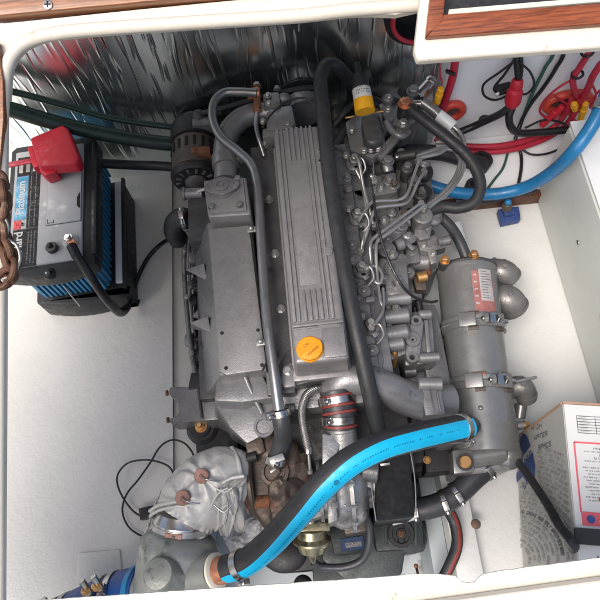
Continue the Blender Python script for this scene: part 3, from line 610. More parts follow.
th = g.out('thermostat_housing', EN)
for a in ((268, 96, .572), (269, 104, .57), (277, 89, .555), (263, 122, .56), (288, 125, .56)):
    g = G(); g.hexn(P(*a), UP, .0058, .008, 'zinc' if a[0] < 270 else 'casting'); g.out('bolt', th)
g = G(); c = P(303, 104, .48); g.lathe(c + V((0, .04, 0)), V((0, -1, 0)), [(0, .055), (.004, .062), (.008, .052), (.018, .050), (.022, .062), (.026, .062), (.028, .03), (.05, .028)], 'shaded_black_iron', 40); g.lathe(c + V((0, -.0, 0)), V((0, -1, 0)), [(0, .045), (.03, .043)], 'engine', 30); wp = g.out('pump_pulley', EN)
g = G(); g.tube(PL([(262, 128, .57), (270, 116, .58), (284, 103, .585), (300, 98, .585), (315, 101, .58), (320, 108, .56)]), .0022, 'wire'); g.out('wire', th)
g = G()
for px in (190, 303): pass
belt = [P(178, 118, .46), P(215, 110, .52), P(303, 88, .55), P(330, 96, .50)]
g.tube(belt, .006, 'rubber', 6, 8); g.out('drive_belt', EN)
# alternator
c = P(197, 146, .42); 
g = G(); A = P(196, 182, .44); A.x = c.x; Ln = .175
g.lathe(A, V((0, 1, 0)), [(0, .028), (.002, .052), (.010, .058), (.018, .0585), (.020, .053), (.105, .053), (.106, .0585), (.115, .059), (.150, .0585), (.165, .052), (.175, .03), (.20, .022)], 'shaded_black_iron', 40)
al = g.out('alternator', EN)
g = G(); g.lathe(A, V((0, 1, 0)), [(.022, .0555), (.100, .0555)], 'alt_case', 40)
for k in range(18):
    a = 2 * math.pi * k / 18; d = V((math.cos(a), 0, math.sin(a))); g.obox(A + V((0, .078, 0)) + d * .0560, V((0, .013, 0)), d.cross(V((0, 1, 0))) * .0035, d * .0020, 'gap', .001)
g.out('stator', al)
g = G()
for k in range(14):
    a = 2 * math.pi * k / 14; d = V((math.cos(a), 0, math.sin(a))); g.obox(A + V((0, .0015, 0)) + d * .040, d * .007, d.cross(V((0, 1, 0))) * .003, V((0, .003, 0)), 'casting', .0008)
g.lathe(A, V((0, -1, 0)), [(0, .026), (.006, .025), (.012, .014), (.014, .0)], 'casting', 24); g.out('end_cover', al)
g = G(); g.prism([(176, 142), (180, 142), (182, 164), (178, 165)], .470, .42, 'rusty', .002); g.out('terminal_tab', al); g = G(); g.prism([(191, 147), (210, 146), (210, 152), (191, 153)], .502, .46, 'rusty', .002); g.out('name_plate', al); g = G(); g.prism([(192, 118), (210, 116), (214, 124), (192, 126)], .505, .45, 'casting', .004); g.out('bracket', al)
g = G(); c = P(199, 116, .50); g.ball(c, .016, 'engine_shaded'); g.bar(P(188, 115, .49), P(222, 112, .50), .016, .008, 'engine_shaded'); g.out('adjuster', al)
# braided oil line
g = G(); g.tube(PL([(330, 389, .50), (318, 389, .515), (308, 393, .52), (303, 403, .52), (302, 415, .51), (304, 430, .50), (308, 449, .49)]), .0072, 'braid', 8, 14); ol = g.out('oil_line', EN)
g = G(); g.cyl(P(308, 446, .49), P(308.5, 454, .485), .0085, 'steel', 14); g.cyl(P(308.5, 453, .485), P(310, 470, .47), .0032, 'zinc', 10); g.cyl(P(310, 469, .47), P(310, 474, .465), .0055, 'zinc', 10); g.out('union', ol)
# charge air pipe, turbo hose, turbocharger
g = G(); g.tube(PL([(336, 402, .47), (336, 390, .50), (346, 380, .515), (364, 380, .515), (385, 387, .50), (402, 396, .48), (425, 402, .46), (448, 403, .44)]), .030, 'engine', 10, 28, rf=lambda t: 1.0 if t < .55 else 1 + .25 * (t - .55) / .45)
g.prism([(420, 381), (440, 381), (446, 414), (425, 416)], .50, .38, 'engine', .005); g.cyl(P(418, 384, .50), P(442, 384, .50), .013, 'engine', 18); g.box(*(lambda a, c: (a.x, c.x, c.y, a.y))(P(430, 390, .505), P(434, 412, .505)), .49, .507, 'engine', .001)
g.box(*(lambda a, c: (a.x, c.x, c.y, a.y))(P(437, 390, .505), P(440, 412, .505)), .49, .507, 'engine', .001)
ap = g.out('charge_air_pipe', EN)
hp = PL([(336, 391, .510), (338, 402, .505), (340, 414, .50), (341, 428, .49)])
g = G(); g.tube(hp, .0305, 'rubber_grey', 6, 26); rh = g.out('turbo_hose', EN)
def ringat(t): i = int(t * 2.999); return hp[i].lerp(hp[i + 1], t * 3 - i), hp[i + 1] - hp[i]
for t in (.14, .42, .62, .92):
    g = G(); c, d = ringat(t); d = d.normalized(); g.lathe(c - d * .003, d, [(0, .030), (.001, .0325), (.005, .0325), (.006, .030)], 'red_silicone', 30); g.out('silicone_band', rh)
for t in (.27, .77):
    g = G(); c, d = ringat(t); clampring(g, c, d, .0315, .013, (-.75, 0, .66)); g.out('hose_clamp', rh)
tb = thing('turbocharger', '', '', P(345, 480, .40)); tb.parent = EN; tb.location = V(tb['wo']) - V(EN['wo']); del tb['label']; del tb['category']
g = G(); nk = PL([(341, 424, .49), (343, 440, .478), (345, 456, .462)]); g.lathe(nk[0], nk[2] - nk[0], [(0, .026), (.002, .0285), (.010, .0285), (.012, .0265), (.040, .0275), (.044, .032), (.052, .033), (.056, .030), (.085, .034)], 'aluminium', 40)
c = P(346, 488, .425)
g.lathe(c + V((-.052, 0, 0)), V((1, 0, 0)), [(0, .040), (.001, .055), (.007, .056), (.008, .050), (.014, .050), (.016, .060), (.022, .064), (.034, .071), (.046, .0725), (.054, .070), (.056, .077), (.063, .078), (.064, .070), (.076, .064), (.088, .050), (.090, .040), (.12, .038)], 'aluminium', 56)
for k in range(9):
    a = math.pi * (-.15 + k * .16); d_ = V((0, -math.cos(a), math.sin(a))); g.lathe(c + V((.008, 0, 0)) + d_ * .074, V((1, 0, 0)), [(-.006, .005), (.006, .005)], 'aluminium', 6)
    g.bar(c + V((-.032, 0, 0)) + d_ * .060, c + V((-.004, 0, 0)) + d_ * .0715, .004, .006, 'aluminium', .001, up=d_)
g.prism([(322, 433), (343, 437), (331, 470), (322, 466)], .50, .42, 'aluminium', .004); g.prism([(326, 465), (333, 463), (338, 520), (328, 524)], .505, .40, 'aluminium', .004); g.hexn(P(329, 470, .506), UP, .006, .006, 'zinc')
g.cyl(P(362, 470, .47), P(378, 472, .47), .020, 'casting', 20)
g.out('compressor_housing', tb)
g = G()
for px, py in ((331, 478), (333, 490), (334, 505), (352, 505), (356, 522), (348, 520)):
    g = G(); g.hexn(P(px, py, .508 if px < 340 else .45), UP, .005, .006, 'zinc'); g.out('bolt', tb)
g = G()
g.prism([(306, 490), (324, 482), (326, 515), (300, 524), (296, 515)], .45, .36, 'aluminium', .006); g.out('backplate', tb); g = G(); g.prism([(340, 515), (366, 512), (372, 530), (345, 535)], .38, .30, 'turbine', .006)
g.out('oil_drain', tb)
for px, py, r in ((361, 475, .009), (361, 512, .009), (366, 492, .012)):
    g = G(); g.ball(P(px, py, .455), r, 'casting', (1.4, 1, 1), 3, .1); g.out('fitting', tb)
g = G(); g.prism([(247, 446), (268, 442), (296, 438), (301, 462), (300, 498), (296, 530), (268, 534), (252, 512)], .455, .28, 'turbine', .014, .08, 3)
g.ball(P(270, 450, .44), .035, 'turbine', (1, 1, .6), 3, .25); g.ball(P(285, 500, .44), .045, 'turbine', (.9, 1.2, .7), 4, .25); g.prism([(244, 440), (262, 437), (266, 452), (248, 458)], .47, .40, 'turbine', .006); g.ball(P(300, 470, .43), .03, 'turbine', (.8, 1.3, .8), 3, .3)
th_ = g.out('turbine_housing', tb)
g = G(); c = P(275, 472, .458); g.lathe(c, UP, [(0, .027), (.006, .026), (.007, .020), (.003, .018)], 'turbine', 30); g.hexn(c + UP * .002, UP, .0115, .012, 'turbine'); g.ball(c + V((0, -.018, .004)), .008, 'rusty', (1.6, .6, .5)); g.obox(c + V((0, .002, .016)), V((.007, .004, 0)), V((-.001, .002, 0)), UP * .001, 'zinc', .0005); g.out('plug', th_)
g = G(); g.cyl(P(248, 503, .45), P(276, 501, .45), .0125, 'rusty', 18, .003); g.ball(P(275, 519, .44), .013, 'rusty', (1, 1, .6), 3, .2); g.out('rusty_boss', th_)
g = G(); fa, fb = P(249, 484, .42), P(256, 483, .42); g.cyl(fa, fb, .062, 'turbine', 36, .004); g.cyl(P(247, 459, .47), P(257, 456, .47), .010, 'shaded_black_iron', 12); g.out('flange', th_)
g = G(); fa, fb = P(231, 485, .42), P(247, 484, .42); g.cyl(P(232, 485, .42), P(247, 484, .42), .055, 'steel', 44, .004); g.cyl(P(243, 485, .42), P(246, 484, .42), .058, 'rusty', 44, .002); g.out('band_clamp', th_)
# wastegate actuator
g = G(); a = P(311, 520, .40); b_ = P(313, 560, .37); d = b_ - a
g.lathe(a, d, [(.0, .0), (.0, .010), (.016, .011), (.016, .026), (.030, .028), (.036, .036), (.040, .036), (.043, .029), (.058, .024), (.062, .010), (.078, .005), (.082, .001)], 'gold_zinc', 36); wg = g.out('wastegate_actuator', EN)
g = G(); g.bar(P(294, 528, .405), P(330, 527, .405), .014, .006, 'gold_zinc'); g.hexn(P(300, 527, .408), UP, .006, .007, 'zinc'); g.out('bracket', wg); g = G(); g.cyl(P(311, 524, .405), P(308, 505, .42), .003, 'zinc', 10); g.out('rod', wg)
for k in range(3):
    g = G(); g.hexn(P(300 + 12 * k, 545, .40), UP, .004, .005, 'zinc'); g.out('nut', wg)
g = G(); g.tube(PL([(313, 562, .35), (322, 567, .34), (345, 567, .34), (362, 560, .35), (369, 545, .37), (369, 525, .39), (363, 508, .42)]), .0075, 'rubber_grey', 8, 12); g.out('vacuum_hose', wg)
# air filter
g = G(); t_ = [P(x, y, .47) for x, y in ((374, 450), (409, 444), (416, 516), (376, 521))]; g.hull([V((*p.xy, .26)) for p in t_], t_, 'gap', .008); g.hull([V((*(p + (p - sum(t_, V()) / 4) * .02).xy, .28)) for p in t_], [p - UP * .012 + (p - sum(t_, V()) / 4) * .015 for p in t_], 'plastic_black', .005)
af = g.out('air_filter', EN)
g = G(); g.tube([t_[0] + UP * .001, (t_[0] + t_[3]) / 2 + V((-.006, 0, .001)), t_[3] + UP * .001], .0014, 'zinc'); g.tube([t_[1] + UP * .001, (t_[1] + t_[2]) / 2 + V((.004, 0, .001)), t_[2] + UP * .001], .0014, 'zinc'); g.out('wire_frame', af)
g = G(); g.hull(PL([(386, 516, .33), (416, 508, .33), (417, 520, .33), (393, 526, .33)]), PL([(386, 515, .345), (416, 508, .345), (417, 518, .345), (394, 524, .345)]), 'white_plastic', .002); g.out('bracket', af)
# gearbox
GB = thing('gearbox', '', '', V((.06, -.02, .1))); GB.parent = EN; GB.location = V(GB['wo']) - V(EN['wo']); del GB['label']; del GB['category']
g = G(); g.prism([(322, 512), (372, 508), (372, 516), (420, 514), (428, 540), (424, 552), (405, 553), (402, 575), (380, 580), (345, 580), (322, 560)], .28, .06, 'gearbox', .01, .04)
g.prism([(300, 490), (420, 480), (424, 520), (300, 530)], .27, .06, 'engine_shaded', .01); g.prism([(372, 520), (422, 517), (424, 549), (376, 552)], .315, .2, 'gearbox', .008)
g.prism([(328, 525), (366, 521), (369, 552), (334, 556)], .30, .2, 'gearbox', .006); g.prism([(312, 566), (384, 562), (386, 590), (314, 594)], .25, .05, 'gearbox', .008)
g.prism([(302, 585), (318, 583), (320, 600), (300, 600)], .22, .1, 'shaded_black_iron', .01); g.ball(P(303, 585, .22), .02, 'shaded_black_iron')
for k in range(6): g.prism([(384 + k * 6, 520), (387 + k * 6, 520), (388 + k * 6, 546), (385 + k * 6, 546)], .318, .31, 'gearbox', .001)
g.out('housing', GB)
g = G(); g.prism([(340, 539), (363, 536), (365, 549), (341, 552)], .303, .30, 'plate_dark', 0)
g.prism([(345, 543), (361, 541), (362, 546), (346, 548)], .304, .303, 'casting', 0); script(g, 0, .026, P(346, 545, .3045), 0, .003, None, V((1, .12, 0)), V((-.12, 1, 0)), 'ink_black'); g.out('name_plate', GB)
g = G(); c = P(401, 534, .317); g.lathe(c, UP, [(0, .026), (.004, .025), (.004, .018), (.001, .017), (.001, .010), (.006, .009), (.006, .001)], 'shaded_black_iron', 28); g.ball(c + UP * .004, .0065, 'rusty'); g.out('drain_plug', GB)
g = G(); c = P(359, 579, .255); g.hexn(c, UP, .0105, .008, 'copper'); g.out('plug', GB)
g = G(); g.prism([(258, 528), (320, 520), (326, 570), (282, 574), (262, 566)], .25, .08, 'shaded_black_iron', .014); g.ball(P(285, 555, .25), .035, 'shaded_black_iron', (1.3, 1, .5)); g.out('starter_motor', EN)
# ---------------- exhaust elbow with blanket
EX = thing('exhaust_elbow', '', '', P(175, 560, .3)); EX.parent = EN; EX.location = V(EX['wo']) - V(EN['wo']); del EX['label']; del EX['category']
def pk(p, k0): return noise.noise(p * k0)
cl_ = [(240, 484, .425), (229, 482, .435), (214, 486, .445), (200, 496, .45), (190, 507, .45), (184, 517, .448)]
cc = catmull(PL(cl_), 10)
RIV = [P(201, 476, .50), P(182, 498, .50)]
g = G(); b = bmesh.new(); T_, fr_ = frames(cc, (0, 0, 1)); RR = []; NS = 120
cc2 = []
for i in range(len(cc) - 1):
    for k in range(3): cc2.append(cc[i].lerp(cc[i + 1], k / 3))
cc2.append(cc[-1]); T_, fr_ = frames(cc2, (0, 0, 1)); NN = len(cc2) - 1
for i, p in enumerate(cc2):
    t = i / NN; u, v = fr_[i]; ring = []; r0 = .0625 * (.90 + .17 * math.sin(math.pi * min(1, t * 1.1)) ** .7)
    for k in range(NS):
        a = 2 * math.pi * k / NS; d = u * math.cos(a) + v * math.sin(a); q = p + d * r0; dd = .0016 * noise.noise(q * 40) + .0040 * noise.noise(q * 14) + .0012 * abs(noise.noise(q * 90))
        for rv_ in RIV:
            w_ = q - rv_; ds = w_.length
            if ds < .075: an = math.atan2(w_.x, w_.y); dd += -.0075 * math.exp(-(ds / .018) ** 2) + .0026 * math.sin(an * 7 + 3 * noise.noise(q * 20)) * math.exp(-((ds - .03) / .022) ** 2)
        if t > .86: dd += .0022 * math.sin(a * 17 + 2 * math.sin(a * 5)) * (t - .86) / .14
        ring.append(b.verts.new(q + d * dd))
    RR.append(ring)
for i in range(NN):
    for k in range(NS): b.faces.new((RR[i][k], RR[i][(k + 1) % NS], RR[i + 1][(k + 1) % NS], RR[i + 1][k]))
b.faces.new(RR[0][::-1]); b.faces.new(RR[-1]); bmesh.ops.recalc_face_normals(b, faces=b.faces); g._merge(b, 'heat_cloth')
g.tube(catmull(PL([(232, 448, .46), (238, 460, .485), (241, 478, .495), (239, 500, .485)]), 6), .0045, 'heat_cloth', 1, 10, raw=True)
bk = g.out('insulation_blanket', EX, 60)
def lobe(g, a, b_, wd, bulge, side, seed, m='heat_cloth'):   # a loose gathered fold of cloth
    d = (b_ - a); dn_ = d.normalized(); n = V(side).normalized(); sx = dn_.cross(n)
    def fn(u, v):
        w_ = wd * (math.sin(math.pi * min(1, .12 + .80 * v)) ** .6) * (1 + .25 * noise.noise(V((v * 3, seed, 0)))); x = (u - .5) * 2
        z = bulge * (1 - x * x) * math.sin(math.pi * min(1, .1 + v)) + .004 * math.sin(x * 5 + v * 4 + seed) + .005 * noise.noise(V((x * 2.2 + seed, v * 4, seed))) + .0016 * noise.noise(V((x * 9, v * 9, seed)))
        return a + d * v + sx * x * w_ / 2 + n * z
    g.grid(fn, 26, 34, m, .0014)
g = G(); pts = [P(150, 511, .455), P(160, 505, .492), P(180, 501, .514), P(200, 500, .506), P(213, 503, .48)]; g.tube(pts, .0035, 'heat_cloth', 8, 8); g.tube([p + V((0, -.008, -.002)) for p in pts], .003, 'heat_cloth', 8, 8); g.out('hem', bk)
for a, r in (((201, 476, .520), .0135), ((182, 498, .524), .0135)):
    g = G(); c = P(*a); nrm = (V((0, 0, 1)) + V((-.25, -.2, 0))).normalized(); g.lathe(c - nrm * .002, nrm, [(-.006, .0125), (.001, .0135), (.002, .012), (.0012, .004), (.0028, .002)], 'old_copper', 24); g.tube([c + nrm * .002, c + V((.012, -.008, .004)), c + V((.03, -.012, -.004))], .0011, 'steel'); g.out('rivet_washer', bk)
def crumple(c, ux, uy, w_, h_, amp, seed, g, m='heat_cloth'):
    def fn(u, v):
        p = c + ux * (u - .5) * w_ * (1 - .25 * v) + uy * (v - .5) * h_
        n1 = noise.noise(V((u * 3 + seed, v * 2.2, seed))) + .5 * abs(noise.noise(V((u * 8, v * 5 + seed, 2)))) + .25 * noise.noise(V((u * 16, v * 14, seed)))
        return p + UP * amp * n1 + ux * amp * .35 * noise.noise(V((v * 4, seed, u * 3)))
    g.grid(fn, 36, 36, m, .0018)
for k, (a, b_, wd, bu, sd_) in enumerate((((224, 487, .500), (213, 530, .455), .034, .012, 1), ((229, 486, .500), (225, 536, .435), .036, .014, 5), ((233, 486, .495), (239, 532, .43), .034, .012, 9), ((228, 489, .505), (246, 478, .500), .018, .006, 12), ((222, 489, .508), (218, 512, .490), .030, .010, 17), ((232, 488, .505), (232, 515, .480), .026, .012, 23), ((238, 486, .48), (246, 520, .42), .026, .008, 28))):
    g = G(); lobe(g, P(*a), P(*b_), wd, bu, (-.1, -.25, 1), sd_); g.out('gathered_fold', bk, 60)
g = G(); crumple(P(150, 520, .42), V((.35, .9, .1)).normalized(), V((-.5, -.4, -.75)).normalized(), .085, .05, .014, 40, g); g.out('crumpled_flap', bk, 60)
g = G(); crumple(P(246, 535, .30), V((.95, .3, 0)), V((.1, -.9, -.2)), .10, .075, .016, 30, g); g.out('loose_flap', bk, 60)
for k, s_ in enumerate([[(222, 483), (232, 478), (244, 476)], [(214, 487), (224, 492), (232, 488)], [(210, 510), (214, 500), (220, 492), (228, 488)], [(225, 525), (228, 508), (226, 495)], [(214, 505), (224, 512), (232, 505)]]):
    g = G(); g.tube([P(x, y, .522) for x, y in s_], .0017 if k else .0032, 'steel' if k > 2 else 'heat_cloth'); g.out('tie_wire', bk)
# V band and cast mixing elbow
ax_ = (P(175, 590, .40) - P(180, 525, .445)).normalized()
g = G(); c = P(183, 518, .448); g.lathe(c, ax_, [(-.012, .045), (0, .050), (.004, .053), (.022, .053), (.026, .049), (.030, .045)], 'steel', 56); vb = g.out('band_clamp', EX)
g = G(); g.lathe(c, ax_, [(.007, .0532), (.0075, .0542), (.018, .0542), (.0185, .0532)], 'aluminium', 56)
cq = c + ax_ * .015; nq = (UP - ax_ * UP.dot(ax_)).normalized(); g.obox(cq + nq * .0542, ax_.cross(nq) * .015, ax_ * .0055, nq * .0012, 'old_copper', .0005); g.cyl(cq + nq * .054, cq + nq * .0565, .003, 'turbine', 10); g.out('tension_strip', vb)
g = G(); g.tube(PL([(182.5, 531, .441), (180, 545, .435), (176, 570, .42), (170, 600, .40), (164, 640, .38)]), .064, 'exhaust', 8, 48, rf=lambda t: (.74 + .42 * min(1, t * 4) ** .7 if t < .25 else 1.16 - .16 * (t - .25)))
g.tube(PL([(178, 585, .41), (165, 592, .40), (148, 597, .39), (136, 600, .38)]), .050, 'exhaust', 8, 36)
g.tube(PL([(182, 576, .43), (196, 573, .455), (209, 572, .475), (216, 571, .487)]), .030, 'exhaust', 8, 36, rf=lambda t: 1.25 - .3 * t)
g.lathe(P(163, 575, .498), (V((-.12, .1, .9))).normalized(), [(-.03, .036), (.0, .030), (.016, .028), (.022, .024), (.024, .012), (.0245, .0)], 'exhaust', 36)
g.out('cast_body', EX)
dn = (P(232, 568, .505) - P(216, 571, .487)).normalized()
g = G(); g.lathe(P(214.5, 571.5, .486), dn, [(0, .026), (.003, .0295), (.007, .0295), (.010, .024)], 'silicone_seal', 36); g.out('seal', EX)
g = G(); g.cyl(P(217, 571, .489), P(229, 568.5, .502), .0228, 'copper', 32, .002); g.out('spigot', EX)
# blue silicone hose at bottom left
BH = thing('exhaust_hose', 'dark blue silicone exhaust hose with steel clamps at bottom left', 'hose', P(110, 600, .3))
bp_ = PL([(146, 597, .385), (130, 600, .375), (110, 607, .365), (80, 620, .35), (50, 636, .34)])
g = G(); g.tube(bp_, .055, 'silicone_blue', 8, 40); g.lathe(bp_[0] + (bp_[1] - bp_[0]) * .1, bp_[1] - bp_[0], [(0, .053), (.002, .058), (.012, .058), (.014, .054)], 'blue_hose', 40); g.out('tube', BH)
for px, py, z in ((121, 603, .371), (110, 607, .366), (73, 624, .349), (62, 629, .345)):
    g = G(); c = P(px, py, z); d = bp_[2] - bp_[1]; clampring(g, c, d, .0562, .013, (0, .5, 1)); u = V((0, .5, 1)); u = (u - d.normalized() * u.dot(d.normalized())).normalized()
    q = c + u * .060; g.cyl(q - d.normalized() * .0, q + u * .028 + V((0, .012, 0)), .0062, 'steel', 12); g.cyl(q + u * .010, q + u * .018 + V((0, .003, 0)), .0095, 'brass' if px > 100 else 'zinc', 6); g.out('hose_clamp', BH)
# ---------------- blue striped water hose
g = G(); hp = PL([(226, 569, .500), (246, 562, .52), (270, 543, .56), (296, 515, .60), (322, 486, .635), (350, 462, .65), (382, 446, .645), (415, 437, .615), (444, 431, .575), (466, 427, .54)])
nrm_ = ((AX * -1 + V((.75, -.95, 0))).normalized(), (AX * -1 + V((0, .22, 0))).normalized())
g.tube(hp, .0225, 'rubber', 14, 40, up=nrm_, stripe=('stripe', set(list(range(0, 5)) + list(range(36, 40)))), prof=lambda k, t: 1.0)
SH = tag(g.out('water_hose'), 'thick black hose with a broad bright blue stripe crossing the rear of the engine', 'hose')
cs = catmull(hp, 14); g = G(); T_, fr_ = frames(cs, nrm_)
tot = 0
i = 8
while i < len(cs) - 12:
    t = T_[i]; u, v = fr_[i]; n = (u * 1 - v * .0).normalized()
    quad(g, cs[i] + n * .0225, t, v, .0024, .001 + .002 * rnd.random(), 'hose_print', .0004); quad(g, cs[i] + t * .004 + n * .0225, t, v, .0009, .003, 'hose_print', .0004)
    i += 1 if rnd.random() < .85 else 3
for k in (62,): g.lathe(cs[k] + fr_[k][0] * .0225, fr_[k][0], [(0, .0045), (.0004, .0045)], 'hose_print', 16)
g.out('print', SH)
g = G(); clampring(g, P(240, 564.5, .514), hp[1] - hp[0], .0228, .013, (.6, -.8, .3)); g.out('hose_clamp', SH)
g = G(); clampring(g, P(461, 428, .548), hp[-1] - hp[-2], .0228, .012, (.3, -.9, -.1)); g.out('hose_clamp', SH)
# ---------------- black breather hose
g = G(); hp = PL([(388, 112, .46), (374, 102, .47), (360, 92, .50), (346, 76, .57), (336, 66, .61), (326, 66, .625), (320.5, 82, .625), (323, 110, .62), (329, 170, .61), (338, 235, .605), (348, 290, .60), (358, 340, .585), (368, 385, .55), (377, 425, .50), (383, 458, .45), (385, 470, .44)])
g.tube(hp, .0150, 'rubber', 10, 22, rf=lambda t: .8 if t < .12 else 1 - .0 * t); BR = tag(g.out('breather_hose'), 'long black hose running the length of the engine beside the ribbed cover', 'hose')
g = G(); clampring(g, P(384, 464, .443), hp[-1] - hp[-2], .0178, .018, (0, -.5, 1)); g.out('hose_clamp', BR)
# ---------------- heat exchanger
HX = thing('heat_exchanger', '', '', V((.33, .38, .32))); HX.parent = EN; HX.location = V(HX['wo']) - V(EN['wo']); del HX['label']; del HX['category']
h0 = V((.344, .572, .395)); h1 = V((.312, .185, .365)); hd_ = (h1 - h0); HL = hd_.length; hd_.normalize(); R0 = .0635
def hxp(s, ang=0, r=R0):
    u = UP - hd_ * UP.dot(hd_); u.normalize(); v = hd_.cross(u); return h0 + hd_ * HL * s + (u * math.cos(ang) - v * math.sin(ang)) * r
g = G(); g.lathe(h0, hd_, [(0, R0 - .006), (.004, R0 + .001), (.010, R0 + .001), (.012, R0 - .001), (HL * .335, R0 - .001)], 'cooler', 56)
ca = g.out('end_section', HX)
g = G(); g.lathe(h0, -hd_, [(-.003, R0), (0, R0 + .002), (.004, R0 - .001), (.006, R0 - .01), (.007, .0)], 'engine_shaded', 56); g.out('end_cap', HX)
g = G(); g.lathe(h0, hd_, [(HL * .35, R0 - .002), (HL * .66, R0 - .002)], 'cooler', 56); g.out('middle_section', HX)
g = G(); g.lathe(h0, hd_, [(HL * .675, R0 - .001), (HL * .98, R0 + .001), (HL * 1.0, R0 + .001), (HL * 1.0, .0)], 'cooler', 56); g.ball(hxp(.80, -.25), .005, 'cooler', (1, 1, .6)); g.out('end_section', HX)
for s_ in (.345, .665):
    g = G(); g.lathe(h0 + hd_ * (HL * s_ - .013), hd_, [(0, R0), (.001, R0 + .004), (.010, R0 + .003), (.013, R0 + .006), (.016, R0 + .003), (.025, R0 + .004), (.026, R0)], 'cooler', 56)
    for an in (-.35, .55, 2.2):
        c = hxp(s_, an, R0 + .006); u = (c - (h0 + hd_ * HL * s_)).normalized(); v = hd_.cross(u); g.obox(c, hd_ * .014, v * .017, u * .005, 'cooler', .002)
    bc = g.out('band_clamp', HX)
    g = G(); c1 = hxp(s_, .05, R0 + .009); c2 = hxp(s_, .95, R0 + .012); g.cyl(c1, c2, .0048, 'steel', 12); m_ = hxp(s_, .32, R0 + .011); u = (m_ - (h0 + hd_ * HL * s_)).normalized()
    g.cyl(hxp(s_, .10, R0 + .010), hxp(s_, .22, R0 + .011), .0095, 'zinc', 6); g.cyl(hxp(s_, .45, R0 + .012), hxp(s_, .55, R0 + .012), .009, 'steel', 6); g.obox(m_, hd_ * .010, hd_.cross(u) * .006, u * .005, 'steel', .0015)
    if s_ > .5: g.cyl(c2, c2 + V((.045, .006, -.004)), .003, 'zinc', 10)
    g.out('tee_bolt', bc)
    g = G()
    for an in (-.2, .75):
        c = hxp(s_ - .035, an, R0 + .0015); u = (c - (h0 + hd_ * HL * (s_ - .035))).normalized(); g.obox(c, hd_ * .004, hd_.cross(u) * .014, u * .0025, 'turbine', .001); g.out('gasket', bc); g = G()
        c = hxp(s_ + .045, an, R0 + .0015); g.obox(c, hd_ * .003, hd_.cross(u) * .010, u * .0025, 'turbine', .001); g.out('gasket', bc); g = G()
# warning sticker wrapped on the barrel
def stk(a0, a1, s0, s1, m, off, g):
    g.grid(lambda u, v: hxp(s0 + (s1 - s0) * v, a0 + (a1 - a0) * u, R0 - .001 + off), 14, 4, m)
g = G(); stk(-.08, .68, .07, .30, 'warn_red', .0006, g); stk(.16, .64, .06, .24, 'worn_white', .0010, g)
for k in range(11): stk(.22, .22 + rnd.uniform(.2, .38), .072 + k * .015, .076 + k * .015, 'ink', .0014, g)
for k in range(5): stk(-.03, .08, .09 + k * .04, .10 + k * .04, 'worn_white', .0012, g)
g.out('warning_sticker', ca)
# saddles and brackets of the exchanger
for s_ in (.42, .78):
    g = G(); c = h0 + hd_ * HL * s_; g.box(c.x - .05, c.x + .02, c.y - .02, c.y + .02, .25, .36, 'engine_shaded', .005); g.out('saddle', HX)
g = G(); g.box(.215, .265, .20, .50, .30, .40, 'casting', .01); g.box(.175, .225, .26, .46, .30, .385, 'casting', .008); g.box(.15, .25, .18, .5, .18, .34, 'shaded_black_iron', .01); g.out('side_bracket', EN)
for a, b_, c_, r in (((487, 270, .37), (503, 272, .38), (510, 279, .365), .026), ((492, 298, .36), (508, 300, .375), (515, 310, .355), .030), ((505, 388, .34), (522, 387, .35), (527, 399, .325), .021)):
    g = G(); g.tube(PL([a, b_, c_]), r, 'elbow', 10, 28, rf=lambda t: 1 + .06 * math.sin(t * math.pi), prof=lambda k, t: 1 + .012 * math.sin(k * 12.6 + t * 5)); p3 = catmull(PL([a, b_, c_]), 10)
    for q_, rr_ in ((3, 1.13), (8, 1.10), (16, 1.12)): g.lathe(p3[q_], p3[q_ + 1] - p3[q_], [(0, r * .9), (.001, r * rr_), (.005, r * rr_), (.006, r * .9)], 'elbow', 32)
    g.hexn(p3[9] + UP * r * 1.0, UP, .0055, .006, 'casting'); g.out('pipe_elbow', HX)
g = G(); g.cyl(P(521, 404, .31), P(519, 418, .30), .013, 'cooler', 20); g.cyl(P(516, 426, .32), P(525, 425, .32), .009, 'zinc', 14); g.out('drain_fitting', HX)
g = G(); g.hexn(P(524, 425, .322), (1, 0, 0), .0075, .010, 'brass'); g.out('plug', HX)
for px, py in ((444.5, 257), (473.5, 252)):
    g = G(); c = P(px, py + 4, .455); g.cyl(c - UP * .03, c, .010, 'engine_shaded', 16); g.hexn(c, (0, .3, 1), .0085, .012, 'brass'); g.cyl(c + UP * .010, c + UP * .013, .005, 'copper', 12); g.out('vent_plug', HX)
g = G(); t_ = [P(x, y, .365) for x, y in ((452, 450), (475, 447), (520, 441), (524, 462), (508, 470), (480, 474), (453, 476))]; g.hull([V((*p.xy, .27)) for p in t_], t_, 'cooler', .006); g.cyl(P(466, 458, .37), P(505, 452, .37), .022, 'cooler', 26, .004); g.ball(P(507, 455, .36), .030, 'cooler', (1, 1, .9)); g.prism([(452, 450), (473, 448), (475, 472), (454, 474)], .398, .34, 'cooler', .004)
eb = g.out('outlet_casting', HX)
g = G(); c = P(465, 462, .400); g.lathe(c, UP, [(0, .0165), (.003, .0165), (.003, .013)], 'engine_shaded', 26); g.cyl(c, c + UP * .008, .0125, 'brass', 26, .003); g.out('brass_plug', eb)
g = G(); g.tube(PL([(462, 427, .535), (469, 426, .50), (471, 426, .44)]), .018, 'engine_shaded', 8, 24); g.out('inlet_pipe', HX)
for px, py in ((428, 461), (431, 462)): pass
g = G(); g.prism([(424, 446), (452, 444), (455, 470), (426, 473)], .35, .28, 'shaded_black_iron', .004); g.hexn(P(427, 460, .352), UP, .006, .008, 'brass'); g.out('lower_bracket', EN)
